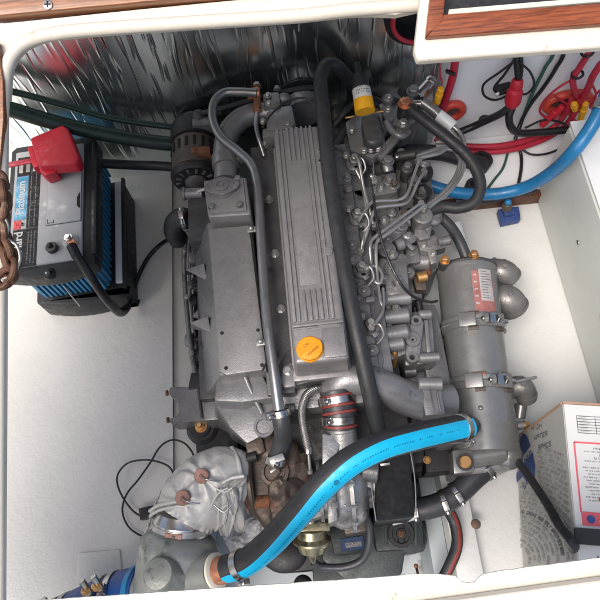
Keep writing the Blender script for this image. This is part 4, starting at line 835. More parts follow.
# black corrugated hose
g = G(); hp = PL([(488, 466, .34), (474, 478, .34), (458, 493, .335), (442, 503, .33), (426, 508, .325), (413, 509, .32)]); cs2 = catmull(hp, 14)
g.tube(cs2, .0225, 'rubber_grey', 1, 26, raw=True); CHs = tag(g.out('drain_hose'), 'short thick black hose curving left from the foot of the heat exchanger', 'hose')
for px, py, z, k in ((456, 494, .335, 2), (444, 502, .33, 3), (416, 509, .32, 4), (484, 470, .34, 0)):
    g = G(); clampring(g, P(px, py, z), hp[k + 1] - hp[k], .0228, .010, (.1, -.3, 1)); g.out('hose_clamp', CHs)
g = G(); g.tube(PL([(447, 508, .30), (455, 524, .29), (457, 545, .285), (450, 565, .28), (440, 585, .27), (430, 605, .26)]), .0115, 'rubber', 10, 20, up=(0, 0, 1), stripe=('red_silicone', {18, 19})); tag(g.out('drain_hose'), 'thin black hose with a red line dropping towards the bottom edge', 'hose')
# ---------------- right flank: injectors, lines, pump, ports
for px, py in ((354, 166), (357, 220), (361, 272), (370, 328)):
    g = G(); c = P(px, py, .52); g.cyl(c - UP * .01, c + UP * .012, .0175, 'casting', 24, .003); g.cyl(c + UP * .012, c + UP * .026, .0115, 'casting', 6); g.cyl(c + UP * .026, c + UP * .036, .007, 'zinc', 14)
    g.bar(c + V((-.014, .018, .008)), c + V((.010, -.022, .008)), .012, .008, 'casting', .002); inj = g.out('injector', EN)
    g = G(); g.hexn(c + V((-.015, .020, .012)), UP, .006, .008, 'zinc'); g.out('nut', inj)
    g = G(); g.tube([c + V((.006, -.004, .030)), c + V((.016, -.010, .034)), c + V((.020, -.026, .022)), c + V((.008, -.036, .010))], .0026, 'line_steel'); g.out('return_pipe', inj)
for px, py in ((348, 190), (351, 208), (352, 246), (358, 300), (363, 316), (372, 351), (346, 155), (347, 178), (364, 292), (355, 262)):
    g = G(); c = P(px, py, .52); g.cyl(c - UP * .01, c + UP * rnd.uniform(.003, .010), rnd.uniform(.008, .014), 'casting', 20, .002); g.hexn(c + UP * .006, UP, .006, .006, 'casting'); g.out('head_bolt', hd)
g = G(); g.prism([(343, 148), (392, 142), (398, 200), (404, 250), (412, 300), (415, 350), (388, 362), (366, 355)], .455, .30, 'casting', .008)
g.prism([(372, 176), (396, 172), (398, 192), (374, 196)], .495, .44, 'casting', .005); g.prism([(372, 196), (398, 193), (402, 236), (385, 246), (376, 240)], .478, .44, 'casting', .005)
g.prism([(383, 262), (406, 256), (410, 292), (386, 296)], .492, .44, 'casting', .005); g.prism([(352, 190), (372, 186), (374, 200), (356, 203)], .50, .45, 'casting', .004)
im = g.out('intake_manifold', EN)
for x0, y0, x1, y1, r in ((372, 196, 397, 193, .0115), (381, 300, 411, 297, .0155), (383, 318, 409, 315, .0155), (384, 335, 408, 331, .0155), (385, 346, 404, 343, .014), (378, 275, 386, 262, .015), (402, 223, 410, 221, .012), (396, 246, 404, 243, .013)):
    g = G(); g.cyl(P(x0, y0, .475), P(x1, y1, .475), r, 'engine', 22, .003); g.out('port', im)
for px, py, r in ((387, 250, .014), (358, 196, .010), (392, 213, .008), (388, 240, .008), (402, 226, .01), (371, 300, .012), (382, 297, .011), (384, 278, .012)):
    g = G(); c = P(px, py, .485); g.cyl(c - UP * .03, c + UP * .005, r * 1.3, 'casting', 20, .002); g.hexn(c + UP * .005, UP, r * .75, .007, 'casting'); g.out('boss', im)
def line(pts, r=.0036, m='line_steel', name='injection_line', par=EN):
    g = G(); g.tube(PL(pts), r, m, 8, 12); return g.out(name, par)
line([(356, 157, .56), (359, 163, .56), (364, 190, .54), (370, 212, .53), (373, 225, .52)], .0036)
line([(356, 170, .55), (362, 184, .54), (366, 210, .53), (366, 225, .53), (363, 240, .53), (361, 250, .52)], .0036)
line([(361, 250, .52), (366, 235, .53), (374, 211, .54), (380, 207, .54), (404, 204, .53), (411, 197, .52), (418, 182, .52), (424, 172, .51)], .0036)
line([(358, 222, .55), (370, 204, .54), (378, 201, .54), (398, 200, .53), (407, 194, .53), (413, 178, .52), (419, 160, .52)], .0036)
line([(421, 203, .52), (406, 214, .53), (386, 229, .54), (373, 239, .54), (370, 247, .54), (371, 262, .53), (374, 280, .53), (380, 283, .53), (382, 274, .53), (376, 266, .53), (366, 268, .55)], .0036)
line([(424, 206, .52), (410, 217, .53), (390, 232, .54), (378, 241, .54), (376, 250, .54), (377, 275, .53), (380, 300, .53), (383, 308, .53), (380, 316, .54), (372, 327, .55)], .0036)
line([(383, 288, .52), (383.5, 300, .52), (383, 309, .52), (378, 318, .53), (373, 324, .54)], .0030)
line([(376, 290, .50), (376, 310, .49), (376, 322, .48)], .004, 'engine_shaded')
for px, py in ((367, 225), (370, 300), (374, 247)):
    g = G(); c = P(px, py, .53); g.obox(c, V((.008, 0, 0)), V((0, .005, 0)), UP * .004, 'casting', .001); g.out('line_clip', EN)
# injection pump
g = G(); g.prism([(394, 160), (424, 152), (436, 196), (432, 226), (408, 232), (398, 205)], .435, .28, 'casting', .01)
for k in range(4):
    c = P(399 + k * 6.5, 166 + k * 13, .435); g.cyl(c, c + UP * .045, .0135, 'engine_shaded', 18, .003); g.cyl(c + UP * .045, c + UP * .056, .009, 'casting', 6)
    c = P(410 + k * 6, 160 + k * 12, .42); g.ball(c, .016, 'shaded_black_iron', (1, 1.2, 1), 3, .2)
ip = g.out('injection_pump', EN)
g = G(); c = P(423, 172, .44); g.ball(c, .021, 'shaded_black_iron', (1.1, 1.3, .8)); g.cyl(c, c + V((.005, .02, .01)), .015, 'casting', 16); g.out('pump_cap', ip)
g = G(); a = P(423, 214, .50); g.cyl(a - UP * .06, a, .0215, 'casting', 30, .003); g.out('stop_solenoid', ip)
for k, a in enumerate(((418, 224), (412, 215), (431, 219), (427, 232), (408, 238), (421, 193), (415, 184))):
    g = G(); c = P(*a, .455); g.ball(c, .013 + .004 * (k % 3), ('casting', 'shaded_black_iron')[k % 2], (1.2, .9, .8), 3, .25); g.hexn(c + UP * .01, UP, .0065, .008, 'casting'); g.out('fitting', ip)
for k, (pl2, z) in enumerate((([(415, 222), (428, 220), (432, 226), (430, 238), (420, 240), (414, 234)], .47), ([(417, 240), (430, 235), (448, 238), (446, 248), (430, 252), (420, 250)], .46), ([(426, 248), (433, 245), (438, 262), (431, 264)], .455))):
    g = G(); g.prism(pl2, z, z - .025, ('casting', 'casting', 'zinc')[k], .003); c = P(*(pl2[0][0] + 7, pl2[0][1] + 5), z); g.hexn(c, UP, .006, .007, 'zinc'); g.out('governor_lever', ip)
g = G(); g.cyl(P(438, 242, .465), P(450, 240, .465), .010, 'casting', 16); g.cyl(P(449, 240, .465), P(451, 240, .465), .0105, 'turbine', 16); g.out('fuel_outlet', ip)
g = G(); g.prism([(404, 240), (434, 248), (438, 268), (424, 284), (422, 300), (408, 300)], .41, .28, 'casting', .006); g.prism([(404, 246), (418, 244), (421, 262), (408, 264)], .445, .38, 'casting', .005); g.prism([(412, 272), (425, 270), (427, 290), (416, 290)], .43, .36, 'turbine', .005); g.cyl(P(417, 278, .44), P(427, 276, .44), .011, 'brass', 12); g.cyl(P(409, 262, .42), P(430, 262, .42), .02, 'casting', 20); ga = g.out('lift_pump', EN)
g = G(); g.ball(P(420, 293, .40), .012, 'shaded_black_iron'); g.cyl(P(418, 300, .41), P(420, 312, .40), .008, 'shaded_black_iron', 14); g.ball(P(428, 272, .42), .009, 'rusty', (1, 1, .8), 3, .3); g.out('fitting', ga)
for px, py, z, r in ((389, 182, .50, .010), (394, 187, .50, .008), (381, 190, .50, .007), (404, 216, .48, .009), (398, 230, .485, .009), (384, 222, .485, .008), (392, 256, .49, .008), (402, 262, .48, .010), (408, 274, .46, .009), (398, 282, .495, .008), (390, 270, .495, .009), (412, 252, .45, .009), (424, 256, .43, .008), (380, 240, .485, .007), (400, 345, .46, .008), (396, 310, .49, .006)):
    g = G(); c = P(px, py, z - .012); g.cyl(c - UP * .01, c + UP * .010, r * 1.5, 'casting', 18, .002); g.hexn(c + UP * .010, UP, r * .8, .008, rnd.choice(('casting', 'zinc', 'casting', 'turbine'))); g.out('boss_bolt', im)
for a in ((374, 225, .52), (361, 251, .52), (421, 203, .515), (424, 207, .515), (424, 171, .505), (419, 160, .515), (366, 268, .548), (371, 328, .548)):
    g = G(); c = P(*a); g.cyl(c - UP * .012, c + UP * .004, .0072, 'zinc', 6, .001); g.out('union_nut', EN)
for (x0, y0, x1, y1, z) in ((388, 300, 390, 345, .470), (372, 250, 384, 246, .49), (400, 238, 414, 250, .465)):
    g = G(); g.bar(P(x0, y0, z), P(x1, y1, z), .010, .008, 'casting'); g.out('rib', im)
# triangular casting with drilled bosses next to the exchanger
g = G(); g.prism([(408, 312), (432, 310), (436, 362), (405, 366), (404, 345)], .445, .30, 'casting', .006)
g.prism([(412, 318), (419, 314), (424, 322), (420, 360), (412, 364), (406, 358), (405, 344)], .462, .44, 'engine', .004)
g.prism([(424, 320), (428, 320), (431, 352), (427, 353)], .455, .44, 'engine', .002)
fl_ = g.out('filter_bracket', EN)
for px, py, r in ((416, 321, .0095), (412, 358, .0095), (412.5, 340, .0135)):
    g = G(); c = P(px, py, .463); g.lathe(c, UP, [(0, r * 1.15), (.005, r * 1.1), (.005, r * .6), (.001, r * .5)], 'engine', 24); g.cyl(c + UP * .001, c + UP * .0022, r * (.48 if r < .01 else .2), 'gap', 14, 0); g.out('boss', fl_)
for x0, y0, x1, y1 in ((418, 315, 432, 314), (418, 358, 440, 357)):
    g = G(); g.cyl(P(x0, y0, .455), P(x1, y1, .455), .010, 'engine', 20, .003); g.out('stub', fl_)
g = G(); g.tube(PL([(384, 362, .44), (387, 350, .46), (392, 348, .46), (395, 356, .45), (393, 366, .43)]), .0065, 'brass', 8, 12); g.out('lifting_eye', EN)
g = G(); c = P(371, 351, .50); g.prism([(364, 344), (380, 340), (384, 360), (382, 372), (370, 374)], .505, .40, 'casting', .004); g.lathe(P(371, 351, .506), UP, [(0, .015), (.004, .014), (.004, .008), (-.002, .006)], 'casting', 24); g.cyl(P(371, 351, .506), P(371, 351, .508), .0055, 'gap', 12, 0); g.out('end_boss', hd)
g = G(); g.prism([(352, 372), (400, 366), (436, 364), (438, 384), (380, 388), (352, 384)], .36, .2, 'shaded_black_iron', .01); g.prism([(395, 410), (440, 405), (452, 470), (400, 474)], .30, .15, 'shaded_black_iron', .01); g.cyl(P(404, 372, .40), P(416, 371, .40), .012, 'casting', 14); g.out('bell_housing', EN)
# ---------------- fuel filter group at top right
g = G(); c = P(360, 138, .49); g.lathe(c, UP, [(-.05, .034), (-.002, .038), (0, .036), (.003, .034)], 'casting', 40); g.prism([(345, 122), (356, 114), (382, 112), (386, 148), (372, 158), (350, 150)], .512, .48, 'casting', .005); ff = g.out('filter_base', EN)
g = G(); c = P(371, 134, .54); g.hull([V((*P(x, y, .54).xy, .49)) for x, y in ((361, 116), (380, 113), (384, 140), (374, 146), (365, 144))], [P(x, y, .55) for x, y in ((361, 116), (380, 113), (384, 138), (375, 144), (366, 142))], 'plastic_black' if 0 else 'engine_shaded', .010, 3); g.out('plastic_cover', ff)
g = G(); a, b_ = P(359, 76.5, .60), P(365, 111, .575); d = b_ - a; Ld = d.length
g.lathe(a, d, [(-.03, .001), (-.03, .007), (-.006, .008), (-.002, .0175), (.004, .0190), (Ld * .38, .0192)], 'rubber', 32); so_ = g.out('solenoid', EN)
g = G(); g.lathe(a, d, [(Ld * .37, .0198), (Ld * .68, .0205)], 'label_white', 36); g.out('white_label', so_)
g = G(); g.lathe(a, d, [(Ld * .681, .0212), (Ld * 1.02, .0218)], 'yellow', 36); g.out('yellow_label', so_)
def cylscript(a, d, r, t0, m, rows, g):
    u = (-AX - d.normalized() * (-AX).dot(d.normalized())).normalized(); v = d.normalized().cross(u)
    for k in range(rows):
        for j in range(9):
            an = -.75 + j * .18; n_ = u * math.cos(an) + v * math.sin(an); quad(g, a + d * (t0 + k * .075) + n_ * r, d, n_.cross(d), .003 * rnd.uniform(.5, 1), .0018, m, .0004) if rnd.random() < .8 else None
g = G(); cylscript(a, d, .0204, .40, 'ink', 3, g); g.out('print', so_)
g = G(); g.cyl(P(345, 118, .50), P(384, 111, .51), .003, 'brass', 10); g.out('strap', so_)
for a_ in ((371, 150, .52), (378, 149, .52), (388, 110, .53), (380, 124, .5), (364, 151, .52), (352, 131, .515)):
    g = G(); g.hexn(P(*a_), UP, .0065, .009, 'zinc'); g.out('bolt', ff)
g = G(); c = P(396, 108, .46); g.lathe(c, V((-.05, .08, 1)), [(-.08, .050), (-.01, .062), (.0, .063), (.008, .058), (.012, .035), (.022, .030), (.024, .0)], 'casting', 48)
g.prism([(378, 104), (398, 96), (412, 110), (402, 128), (386, 124)], .50, .46, 'casting', .006); g.ball(P(388, 100, .50), .016, 'casting'); FH = g.out('fuel_filter', EN)
g = G(); c = P(405, 104, .545); g.cyl(c - UP * .04, c, .015, 'shaded_black_iron', 18); g.hexn(c, UP, .0125, .012, 'copper'); g.out('banjo_bolt', FH)
g = G(); c = P(405, 94, .515); g.cyl(c + V((-.004, .02, -.01)), c, .011, 'shaded_black_iron', 6); g.hexn(P(413, 92, .52), UP, .012, .014, 'casting'); g.hexn(P(389, 98, .51), UP, .006, .007, 'zinc'); g.out('hex_fitting', FH)
g = G(); g.cyl(P(417, 97, .515), P(429, 84, .52), .0145, 'steel', 24, .002); g.ball(P(430, 82, .52), .0155, 'steel'); g.out('chrome_elbow', FH)
g = G(); g.cyl(P(412, 104, .51), P(422, 104, .515), .010, 'steel', 16); g.tube(PL([(422, 102, .515), (432, 109, .51), (440, 116, .505)]), .0125, 'cooler', 6, 20); g.out('hose_fitting', FH)
g = G(); g.prism([(405, 120), (410, 124), (390, 150), (381, 160), (376, 154), (392, 134)], .505, .49, 'cooler', .002); g.prism([(388, 116), (394, 118), (378, 148), (370, 146)], .505, .49, 'casting', .002); g.out('bracket', FH); g = G(); g.tube(PL([(386, 122, .52), (392, 131, .52), (401, 136, .52), (408, 132, .51)]), .008, 'casting', 8, 14); g.out('bracket', FH); g = G(); g.hexn(P(403, 124, .51), UP, .009, .012, 'zinc'); g.out('bolt', FH)
g = G(); g.cyl(P(395, 157, .49), P(416, 154, .50), .011, 'shaded_black_iron', 18); g.ball(P(397, 157, .50), .006, 'steel'); g.hexn(P(388, 161, .49), UP, .011, .010, 'casting'); g.cyl(P(386, 164, .48), P(388, 172, .47), .014, 'casting', 20); g.out('line_union', FH)
# silver sleeves and bright fuel lines
FLn = thing('fuel_line_set', 'pair of bright steel sleeved fuel lines looping out to the right of the fuel filter', 'fuel lines', P(455, 140, .45))
g = G(); g.tube(PL([(438, 115, .506), (446, 121, .50), (453, 127, .495)]), .0140, 'white_plastic', 6, 22); g.out('sleeve', FLn)
for k in range(2):
    o_ = k * 4
    g = G(); g.tube(PL([(450 - o_, 124 + o_ * .8, .495), (459 - o_, 132 + o_, .49), (464 - o_, 143 + o_ * .5, .485), (460 - o_, 151, .48), (450, 149 - o_ * .6, .48), (438, 149 + o_, .485), (414, 157 + o_ * .5, .49)]), .0052, 'line_steel', 8, 14); g.out('line', FLn)
    g = G(); g.tube(PL([(436, 142 + o_, .47), (450, 143 + o_, .47), (460 - o_ * .6, 151 + o_, .47), (464 - o_, 163, .47), (459 - o_, 178, .475), (446 - o_, 194, .48), (432 - o_, 205, .485), (424 - o_, 211, .49)]), .0052, 'line_steel', 8, 14); g.out('line', FLn)
g = G(); g.tube(PL([(405, 104, .535), (414, 112, .535), (432, 126, .53), (452, 142, .52), (468, 157, .51), (478, 174, .50), (480, 190, .49), (473, 203, .48), (458, 208, .475), (442, 207, .475), (427, 212, .475)]), .0125, 'rubber', 10, 18); tag(g.out('fuel_hose'), 'black fuel hose curving from the copper banjo bolt round to the injection pump', 'hose')
g = G(); g.tube(PL([(426, 214, .44), (438, 216, .44), (450, 226, .44), (460, 242, .44), (468, 262, .43)]), .0115, 'rubber_grey', 10, 16); tag(g.out('vent_hose'), 'short dark hose running down into the top of the heat exchanger', 'hose')
g = G(); g.tube(PL([(374, 182, .56), (374, 200, .555), (377, 222, .55), (384, 248, .54), (393, 270, .53), (404, 288, .51), (416, 298, .48), (430, 302, .45), (437, 301, .43)]), .0028, 'wire', 10, 10)
SW = tag(g.out('stop_cable'), 'thin black stop cable arching over the injector lines', 'cable')
g = G(); c = P(374, 180, .562); g.obox(c, V((.005, 0, 0)), V((0, .010, 0)), UP * .003, 'zinc', .001); g.ball(c + V((-.004, .008, .002)), .006, 'steel'); g.cyl(P(374, 186, .56), P(374.5, 194, .558), .0042, 'steel', 10); g.cyl(P(373, 160, .55), P(374, 178, .56), .0018, 'steel', 8); g.out('clevis', SW)
g = G(); g.tube(PL([(378, 92, .50), (388, 98, .50), (396, 103, .50)]), .010, 'rubber', 6, 14); tag(g.out('fuel_hose'), 'stubby black hose behind the yellow labelled solenoid', 'hose')
g = G(); g.tube(PL([(335, 125, .48), (345, 112, .50), (352, 105, .50)]), .008, 'rubber'); g.tube(PL([(333, 150, .5), (342, 135, .50), (348, 128, .49)]), .009, 'engine_shaded'); g.ball(P(340, 140, .45), .03, 'engine_shaded', (1, 1.6, 1), 3, .2); g.ball(P(338, 112, .42), .03, 'shaded_black_iron', (1, 1.6, 1), 3, .2); g.out('front_cover', EN)
# ================================================================ RIGHT SIDE: cables and hoses
def cab(name, lab, cat, pts, r, m, grp=None, n=8, wall=.985, par=None, seg=12):
    if pts[0][2] > .8 and pts[0][1] < 71: pts = [(pts[0][0] + (pts[0][0] - pts[1][0]) * 2, pts[0][1] - 110, min(.985, pts[0][2] + .01))] + list(pts)
    if pts[-1][0] > 609: pts = list(pts) + [(pts[-1][0] + 110, pts[-1][1] + 8, pts[-1][2])]
    q = [W(p[0], p[1], p[2]) if p[2] > .8 else P(*p) for p in pts]; g = G(); g.tube(q, r * (.86 if m in ('red_cable', 'wire') else 1), m, n, seg); o = g.out(name, par)
    return tag(o, lab, cat, grp) if par is None else o
BW = cab('water_hose', 'bright blue water hose curving along the ledge on the right', 'hose', [(668, -10, .66), (638, 38, .64), (612, 82, .62), (602, 106, .60), (590, 129, .575), (573, 152, .54), (552, 172, .45), (526, 187, .365), (495, 194, .335), (460, 193, .335), (435, 187, .34), (408, 176, .35)], .0145, 'blue_hose', n=10, seg=18)
g = G(); c = P(599, 112, .597); g.cyl(c, P(604, 101, .603), .0165, 'steel', 20); g.out('hose_clamp', BW)
cab('black_hose', 'black hose lying on the ledge just below the bright blue hose', 'hose', [(535, 188, .31), (510, 195, .305), (480, 200, .30), (455, 201, .30)], .012, 'rubber')
cab('dark_hose', 'dark green-black hose behind the injection pump', 'hose', [(396, 152, .36), (418, 152, .36), (440, 153, .36), (460, 158, .35), (476, 163, .34), (483, 164, .325)], .019, 'rubber', seg=20)
for k, (px, py, lab) in enumerate(((481, 160, 'upper black rubber hose end beside the white ledge'), (474, 187, 'lower black rubber hose end beside the white ledge'))):
    g = G(); c = P(px, py, .33); g.lathe(c - UP * .03, V((.2, .1, 1)), [(0, .024), (.03, .026), (.034, .024), (.034, .016), (.02, .014)], 'rubber', 28); tag(g.out('hose_end'), lab, 'hose end')
RC = 'red cables along the white wall'
cab('red_cable', 'upper of the two thick red cables sweeping across the ledge', 'cable', [(440, 132, .35), (452, 143, .34), (475, 146.5, .335), (505, 145, .335), (535, 137, .335), (555, 126, .34), (566, 112, .97), (572, 98, .97)], .0085, 'red_cable', RC)
cab('red_cable', 'lower of the two thick red cables sweeping across the ledge', 'cable', [(435, 138, .34), (455, 150, .325), (480, 152, .32), (510, 150, .32), (540, 141, .32), (560, 130, .325), (573, 116, .96), (580, 98, .965)], .0085, 'red_cable', RC)
RCa = cab('red_cable', 'red cable dropping down the wall beside the foil to the fuel filter', 'cable', [(457, 40, .98), (455, 62, .98), (452, 80, .98), (445, 101, .98), (438, 122, .98), (440, 138, .96)], .0105, 'red_cable', RC)
g = G(); g.bar(W(446, 71, .97), W(455, 74, .97), .01, .006, 'plastic_black'); g.out('clip', RCa)
cab('red_cable', 'red cable hanging from the top edge to the large red grommet', 'cable', [(594, 38, .98), (588, 54, .975), (580, 67, .97), (573, 79, .965), (575, 92, .965), (578, 100, .975)], .0085, 'red_cable', RC)
cab('red_cable', 'rightmost red cable looping down to the yellow connectors', 'cable', [(608, 50, .975), (600, 65, .97), (593, 76, .965), (588, 88, .965), (580, 103, .965)], .0095, 'red_cable', RC)
for k, pts in enumerate(([(573, 79, .97), (558, 88, .97), (545, 100, .97), (540, 112, .97), (552, 120, .965), (560, 114, .97)], [(566, 112, .965), (578, 122, .96), (598, 126, .955), (612, 128, .955)], [(555, 96, .975), (568, 105, .97), (580, 112, .965)], [(590, 80, .965), (596, 95, .96), (590, 108, .96)], [(600, 90, .97), (590, 100, .965), (575, 98, .975)])):
    cab('red_wire', ('thin red wire looping left around the large grommet', 'thin red wire leading off the right edge below the grommet', 'thin red wire crossing the middle of the grommet', 'thin red wire beside the yellow connectors', 'short red wire at the upper right of the grommet')[k], 'wire', pts, .0032, 'red_cable', 'thin red wires')
for (px, py, rx, rz, lab) in ((452, 110, .030, .030, 'small round red grommet behind the fuel lines'), (567, 101, .066, .036, 'large oval red grommet where the red cables meet')):
    g = G(); c = W(px, py, .995); b_ = []
    def rg(k, r0): return c + V((math.cos(k) * rx * r0, 0, math.sin(k) * rz * r0))
    g.tube([rg(i * math.pi / 20, .8) + V((0, -.004, 0)) for i in range(41)], .010 if rx < .05 else .011, 'red_plastic', 1, 12, raw=True, cap=False)
    o_ = tag(g.out('grommet'), lab, 'grommet', None)
    g = G(); g.hull([rg(i * math.pi / 12, .75) + V((0, -.001, 0)) for i in range(24)], [rg(i * math.pi / 12, .75) + V((0, -.004, 0)) for i in range(24)], 'turbine', 0); g.out('recess', o_)
for k, (a, b_, lab) in enumerate((((586, 103), (580, 120), 'longest yellow connector beside the end of the blue hose'), ((574, 103), (575, 110), 'small yellow connector in the middle of the red grommet'), ((441, 88), (437, 103), 'yellow connector on the red wire by the chrome elbow'))):
    g = G(); A_ = W(*a, .955); B_ = W(*b_, .955); g.cyl(A_, B_, .0075, 'yellow', 12, .002); g.cyl(A_.lerp(B_, .35), A_.lerp(B_, .6), .009, 'yellow', 12, .001); tag(g.out('connector'), lab, 'connector', 'yellow wire connectors')
for k, (px, py) in enumerate(((556, 111), (563, 106), (550, 117))):
    g = G(); A_ = W(px, py, .965); g.cyl(A_, A_ + V((-.012, 0, -.03)), .0085, 'red_boot', 14, .002); tag(g.out('cable_boot'), ('middle red cable boot in the cluster at the large grommet', 'uppermost red cable boot in the cluster at the large grommet', 'lowest red cable boot in the cluster at the large grommet')[k], 'cable boot', 'red cable boots')
cab('wire', 'thin red wire above the yellow connector by the chrome elbow', 'wire', [(440, 70, .98), (442, 80, .97), (441, 90, .96)], .002, 'red_cable')
g = G(); A_ = W(518, 79, .97); B_ = W(511, 108, .95); g.lathe(A_, B_ - A_, [(0, .010), (.004, .013), (.018, .015), (.024, .013), (.03, .018), (.056, .019), (.064, .016), ((B_ - A_).length, .009)], 'red_boot', 26); tag(g.out('cable_boot'), 'bright red rubber boot hanging on the black cables at centre of the white wall', 'cable boot')
BK = 'black cables on the white wall'
for k, (pts, r) in enumerate((([(514, 45, .985), (516, 58, .98), (517, 70, .975), (518, 80, .97)], .0075), ([(520, 45, .985), (521, 60, .98), (521, 72, .975), (519, 82, .97)], .006), ([(511, 106, .95), (500, 114, .95), (485, 121, .96), (472, 127, .965), (455, 134, .96)], .0105), ([(512, 108, .95), (509, 117, .94), (511, 127, .93), (520, 133, .93), (545, 132, .94), (575, 130, .94), (612, 133, .94)], .0105))):
    cab('black_cable', ('thicker black cable dropping into the top of the bright red boot', 'second black cable dropping into the top of the bright red boot', 'black cable running left from the bright red boot to the fuel lines', 'black cable running right from the bright red boot along the wall foot')[k], 'cable', pts, r, 'wire', BK)
g = G()
g.tube([W(*p, .975) for p in ((516, 60), (500, 72), (484, 84), (484, 95), (494, 100), (506, 96), (512, 88))], .0028, 'wire', 8, 8); tag(g.out('wire'), 'larger thin black wire loop left of the red boot', 'wire', 'thin wire loops')
g = G(); g.tube([W(*p, .975) for p in ((519, 62), (530, 72), (534, 85), (526, 94), (516, 92))], .0026, 'wire', 8, 8); tag(g.out('wire'), 'smaller thin black wire loop right of the red boot', 'wire', 'thin wire loops')
g = G(); g.tube([W(*p, .98) for p in ((514, 60), (504, 75), (494, 88), (500, 93), (512, 86), (520, 72))], .0030, 'wire', 8, 8); tag(g.out('wire'), 'inner thin black wire loop behind the red boot', 'wire', 'thin wire loops')
g = G(); c = W(503, 89, .99); g.obox(c, V((.018, 0, .004)), V((0, .010, 0)), V((-.002, 0, .010)), 'plastic_black', .004); g.ball(c + V((-.016, -.012, 0)), .005, 'white_plastic'); tag(g.out('wall_clip'), 'black plastic cable clip screwed to the white wall', 'clip')
cab('wire', 'dark green wire slanting down the white wall to the ledge', 'wire', [(556, 45, .99), (545, 68, .99), (533, 92, .985), (524, 115, .98), (519, 130, .97)], .0042, 'green_wire')
cab('wire', 'green wire trailing across the ledge from the red cables', 'wire', [(508, 152, .30), (503, 168, .30), (494, 180, .30), (486, 191, .30)], .0032, 'green_wire')
cab('black_cable', 'slender black cable slanting down the white wall beside the green wire', 'cable', [(566, 45, .99), (556, 68, .99), (543, 88, .985), (530, 105, .98), (521, 122, .97), (515, 140, .94)], .0055, 'wire', BK)
cab('wire', 'thin black wire loop hanging over the ledge edge at right', 'wire', [(525, 128, .95), (545, 120, .96), (566, 125, .95), (567, 136, .92), (560, 148, .31), (545, 154, .31), (530, 154, .31), (518, 146, .32)], .0032, 'wire')
cab('wire', 'thick black wire dropping over the ledge below the red cables', 'wire', [(516, 142, .33), (521, 155, .305), (521, 170, .305), (518, 186, .305)], .0048, 'wire')
for k, a in enumerate(((485, 121.5), (578, 76), (588, 54))):
    g = G(); c = W(*a, .96); g.tube([c + V((.0115 * math.cos(t), .005 + .0115 * math.sin(t), .003 * math.cos(t))) for t in [i * math.pi / 8 for i in range(17)]], .003, 'plastic_black', 1, 8, raw=True, cap=False); tag(g.out('cable_tie'), ('black cable clip on the cable left of the red boot', 'black cable tie on the red cable above the large grommet', 'black cable tie on the red cable near the cream surround')[k], 'cable tie', 'black cable ties')
g = G(); g.prism([(498, 209), (519, 206), (521, 219), (502, 223)], .262, .24, 'navy', .003); g.prism([(503, 208), (515, 206), (516, 213), (505, 215)], .275, .26, 'navy', .003); g.cyl(P(507, 209, .275), P(507, 203, .295), .012, 'turbine', 16); g.ball(P(508, 202, .30), .009, 'blue_hose'); tag(g.out('valve'), 'small blue valve on the floor in front of the wooden batten', 'valve')
g = G(); g.cyl(P(455, 222, .30), P(462, 248, .27), .014, 'white_plastic', 20); tag(g.out('pipe'), 'short white plastic pipe behind the heat exchanger', 'pipe')
# ================================================================ carton
CT = thing('carton', 'white printed cardboard carton standing in the lower right corner', 'carton', V((.55, .08, .24)))
ang = math.atan2(.0385, .225); cu = V((-math.sin(ang), -math.cos(ang), 0)); cv = V((math.cos(ang), -math.sin(ang), 0)); CA = V((.411, .225, 0)); CZ0, CZ1 = .242, .55
def cpt(s, t, z): return CA + cu * s + cv * t + V((0, 0, z))
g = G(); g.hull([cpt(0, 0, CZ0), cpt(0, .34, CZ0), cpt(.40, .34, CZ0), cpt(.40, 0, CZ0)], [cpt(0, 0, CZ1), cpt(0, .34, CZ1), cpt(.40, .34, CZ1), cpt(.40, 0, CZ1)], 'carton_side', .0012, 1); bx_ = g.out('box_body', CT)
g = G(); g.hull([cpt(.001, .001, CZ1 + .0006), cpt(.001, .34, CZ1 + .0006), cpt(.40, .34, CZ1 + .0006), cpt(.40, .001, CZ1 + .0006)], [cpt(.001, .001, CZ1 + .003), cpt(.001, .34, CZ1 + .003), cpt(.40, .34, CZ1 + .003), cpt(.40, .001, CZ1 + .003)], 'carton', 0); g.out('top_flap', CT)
g = G(); g.bar(cpt(-.002, 0, CZ1 + .0005), cpt(-.002, .34, CZ1 + .0005), .004, .004, 'kraft', 0); g.bar(cpt(-.001, -.0015, CZ1 - .002), cpt(-.001, -.0015, CZ0), .003, .003, 'kraft', 0, up=(1, 0, 0)); g.out('cut_edge', CT)
ZT = CZ1 + .0032; nU = -cu
g = G()
def tl(s0, t0, s1, t1, m='ink', wd=.0010): g.bar(cpt(s0, t0, ZT), cpt(s1, t1, ZT), wd, .0005, m, 0)
for k in range(7): tl(.020 + k * .0048, .020, .020 + k * .0048, .080)
for t in (.020, .050, .080): tl(.020, t, .0488, t)
for k in range(6): tl(.022 + k * .0048, .023, .022 + k * .0048, .023 + rnd.uniform(.01, .022), 'carton_side', .0016)
g.out('table_print', bx_)
g = G(); s0, s1, t0 = .065, .176, .0115
for q in ((s0, t0, s1, t0), (s0, t0, s0, .33)): tl(*q, m='pink_red', wd=.0028)
g.hull([cpt(s1 - .001, t0, ZT), cpt(s1 - .001, .33, ZT), cpt(s1 + .020, .33, ZT), cpt(s1 + .020, t0, ZT)], [cpt(s1 - .001, t0, ZT + .0004), cpt(s1 - .001, .33, ZT + .0004), cpt(s1 + .020, .33, ZT + .0004), cpt(s1 + .020, t0, ZT + .0004)], 'pink_red', 0)
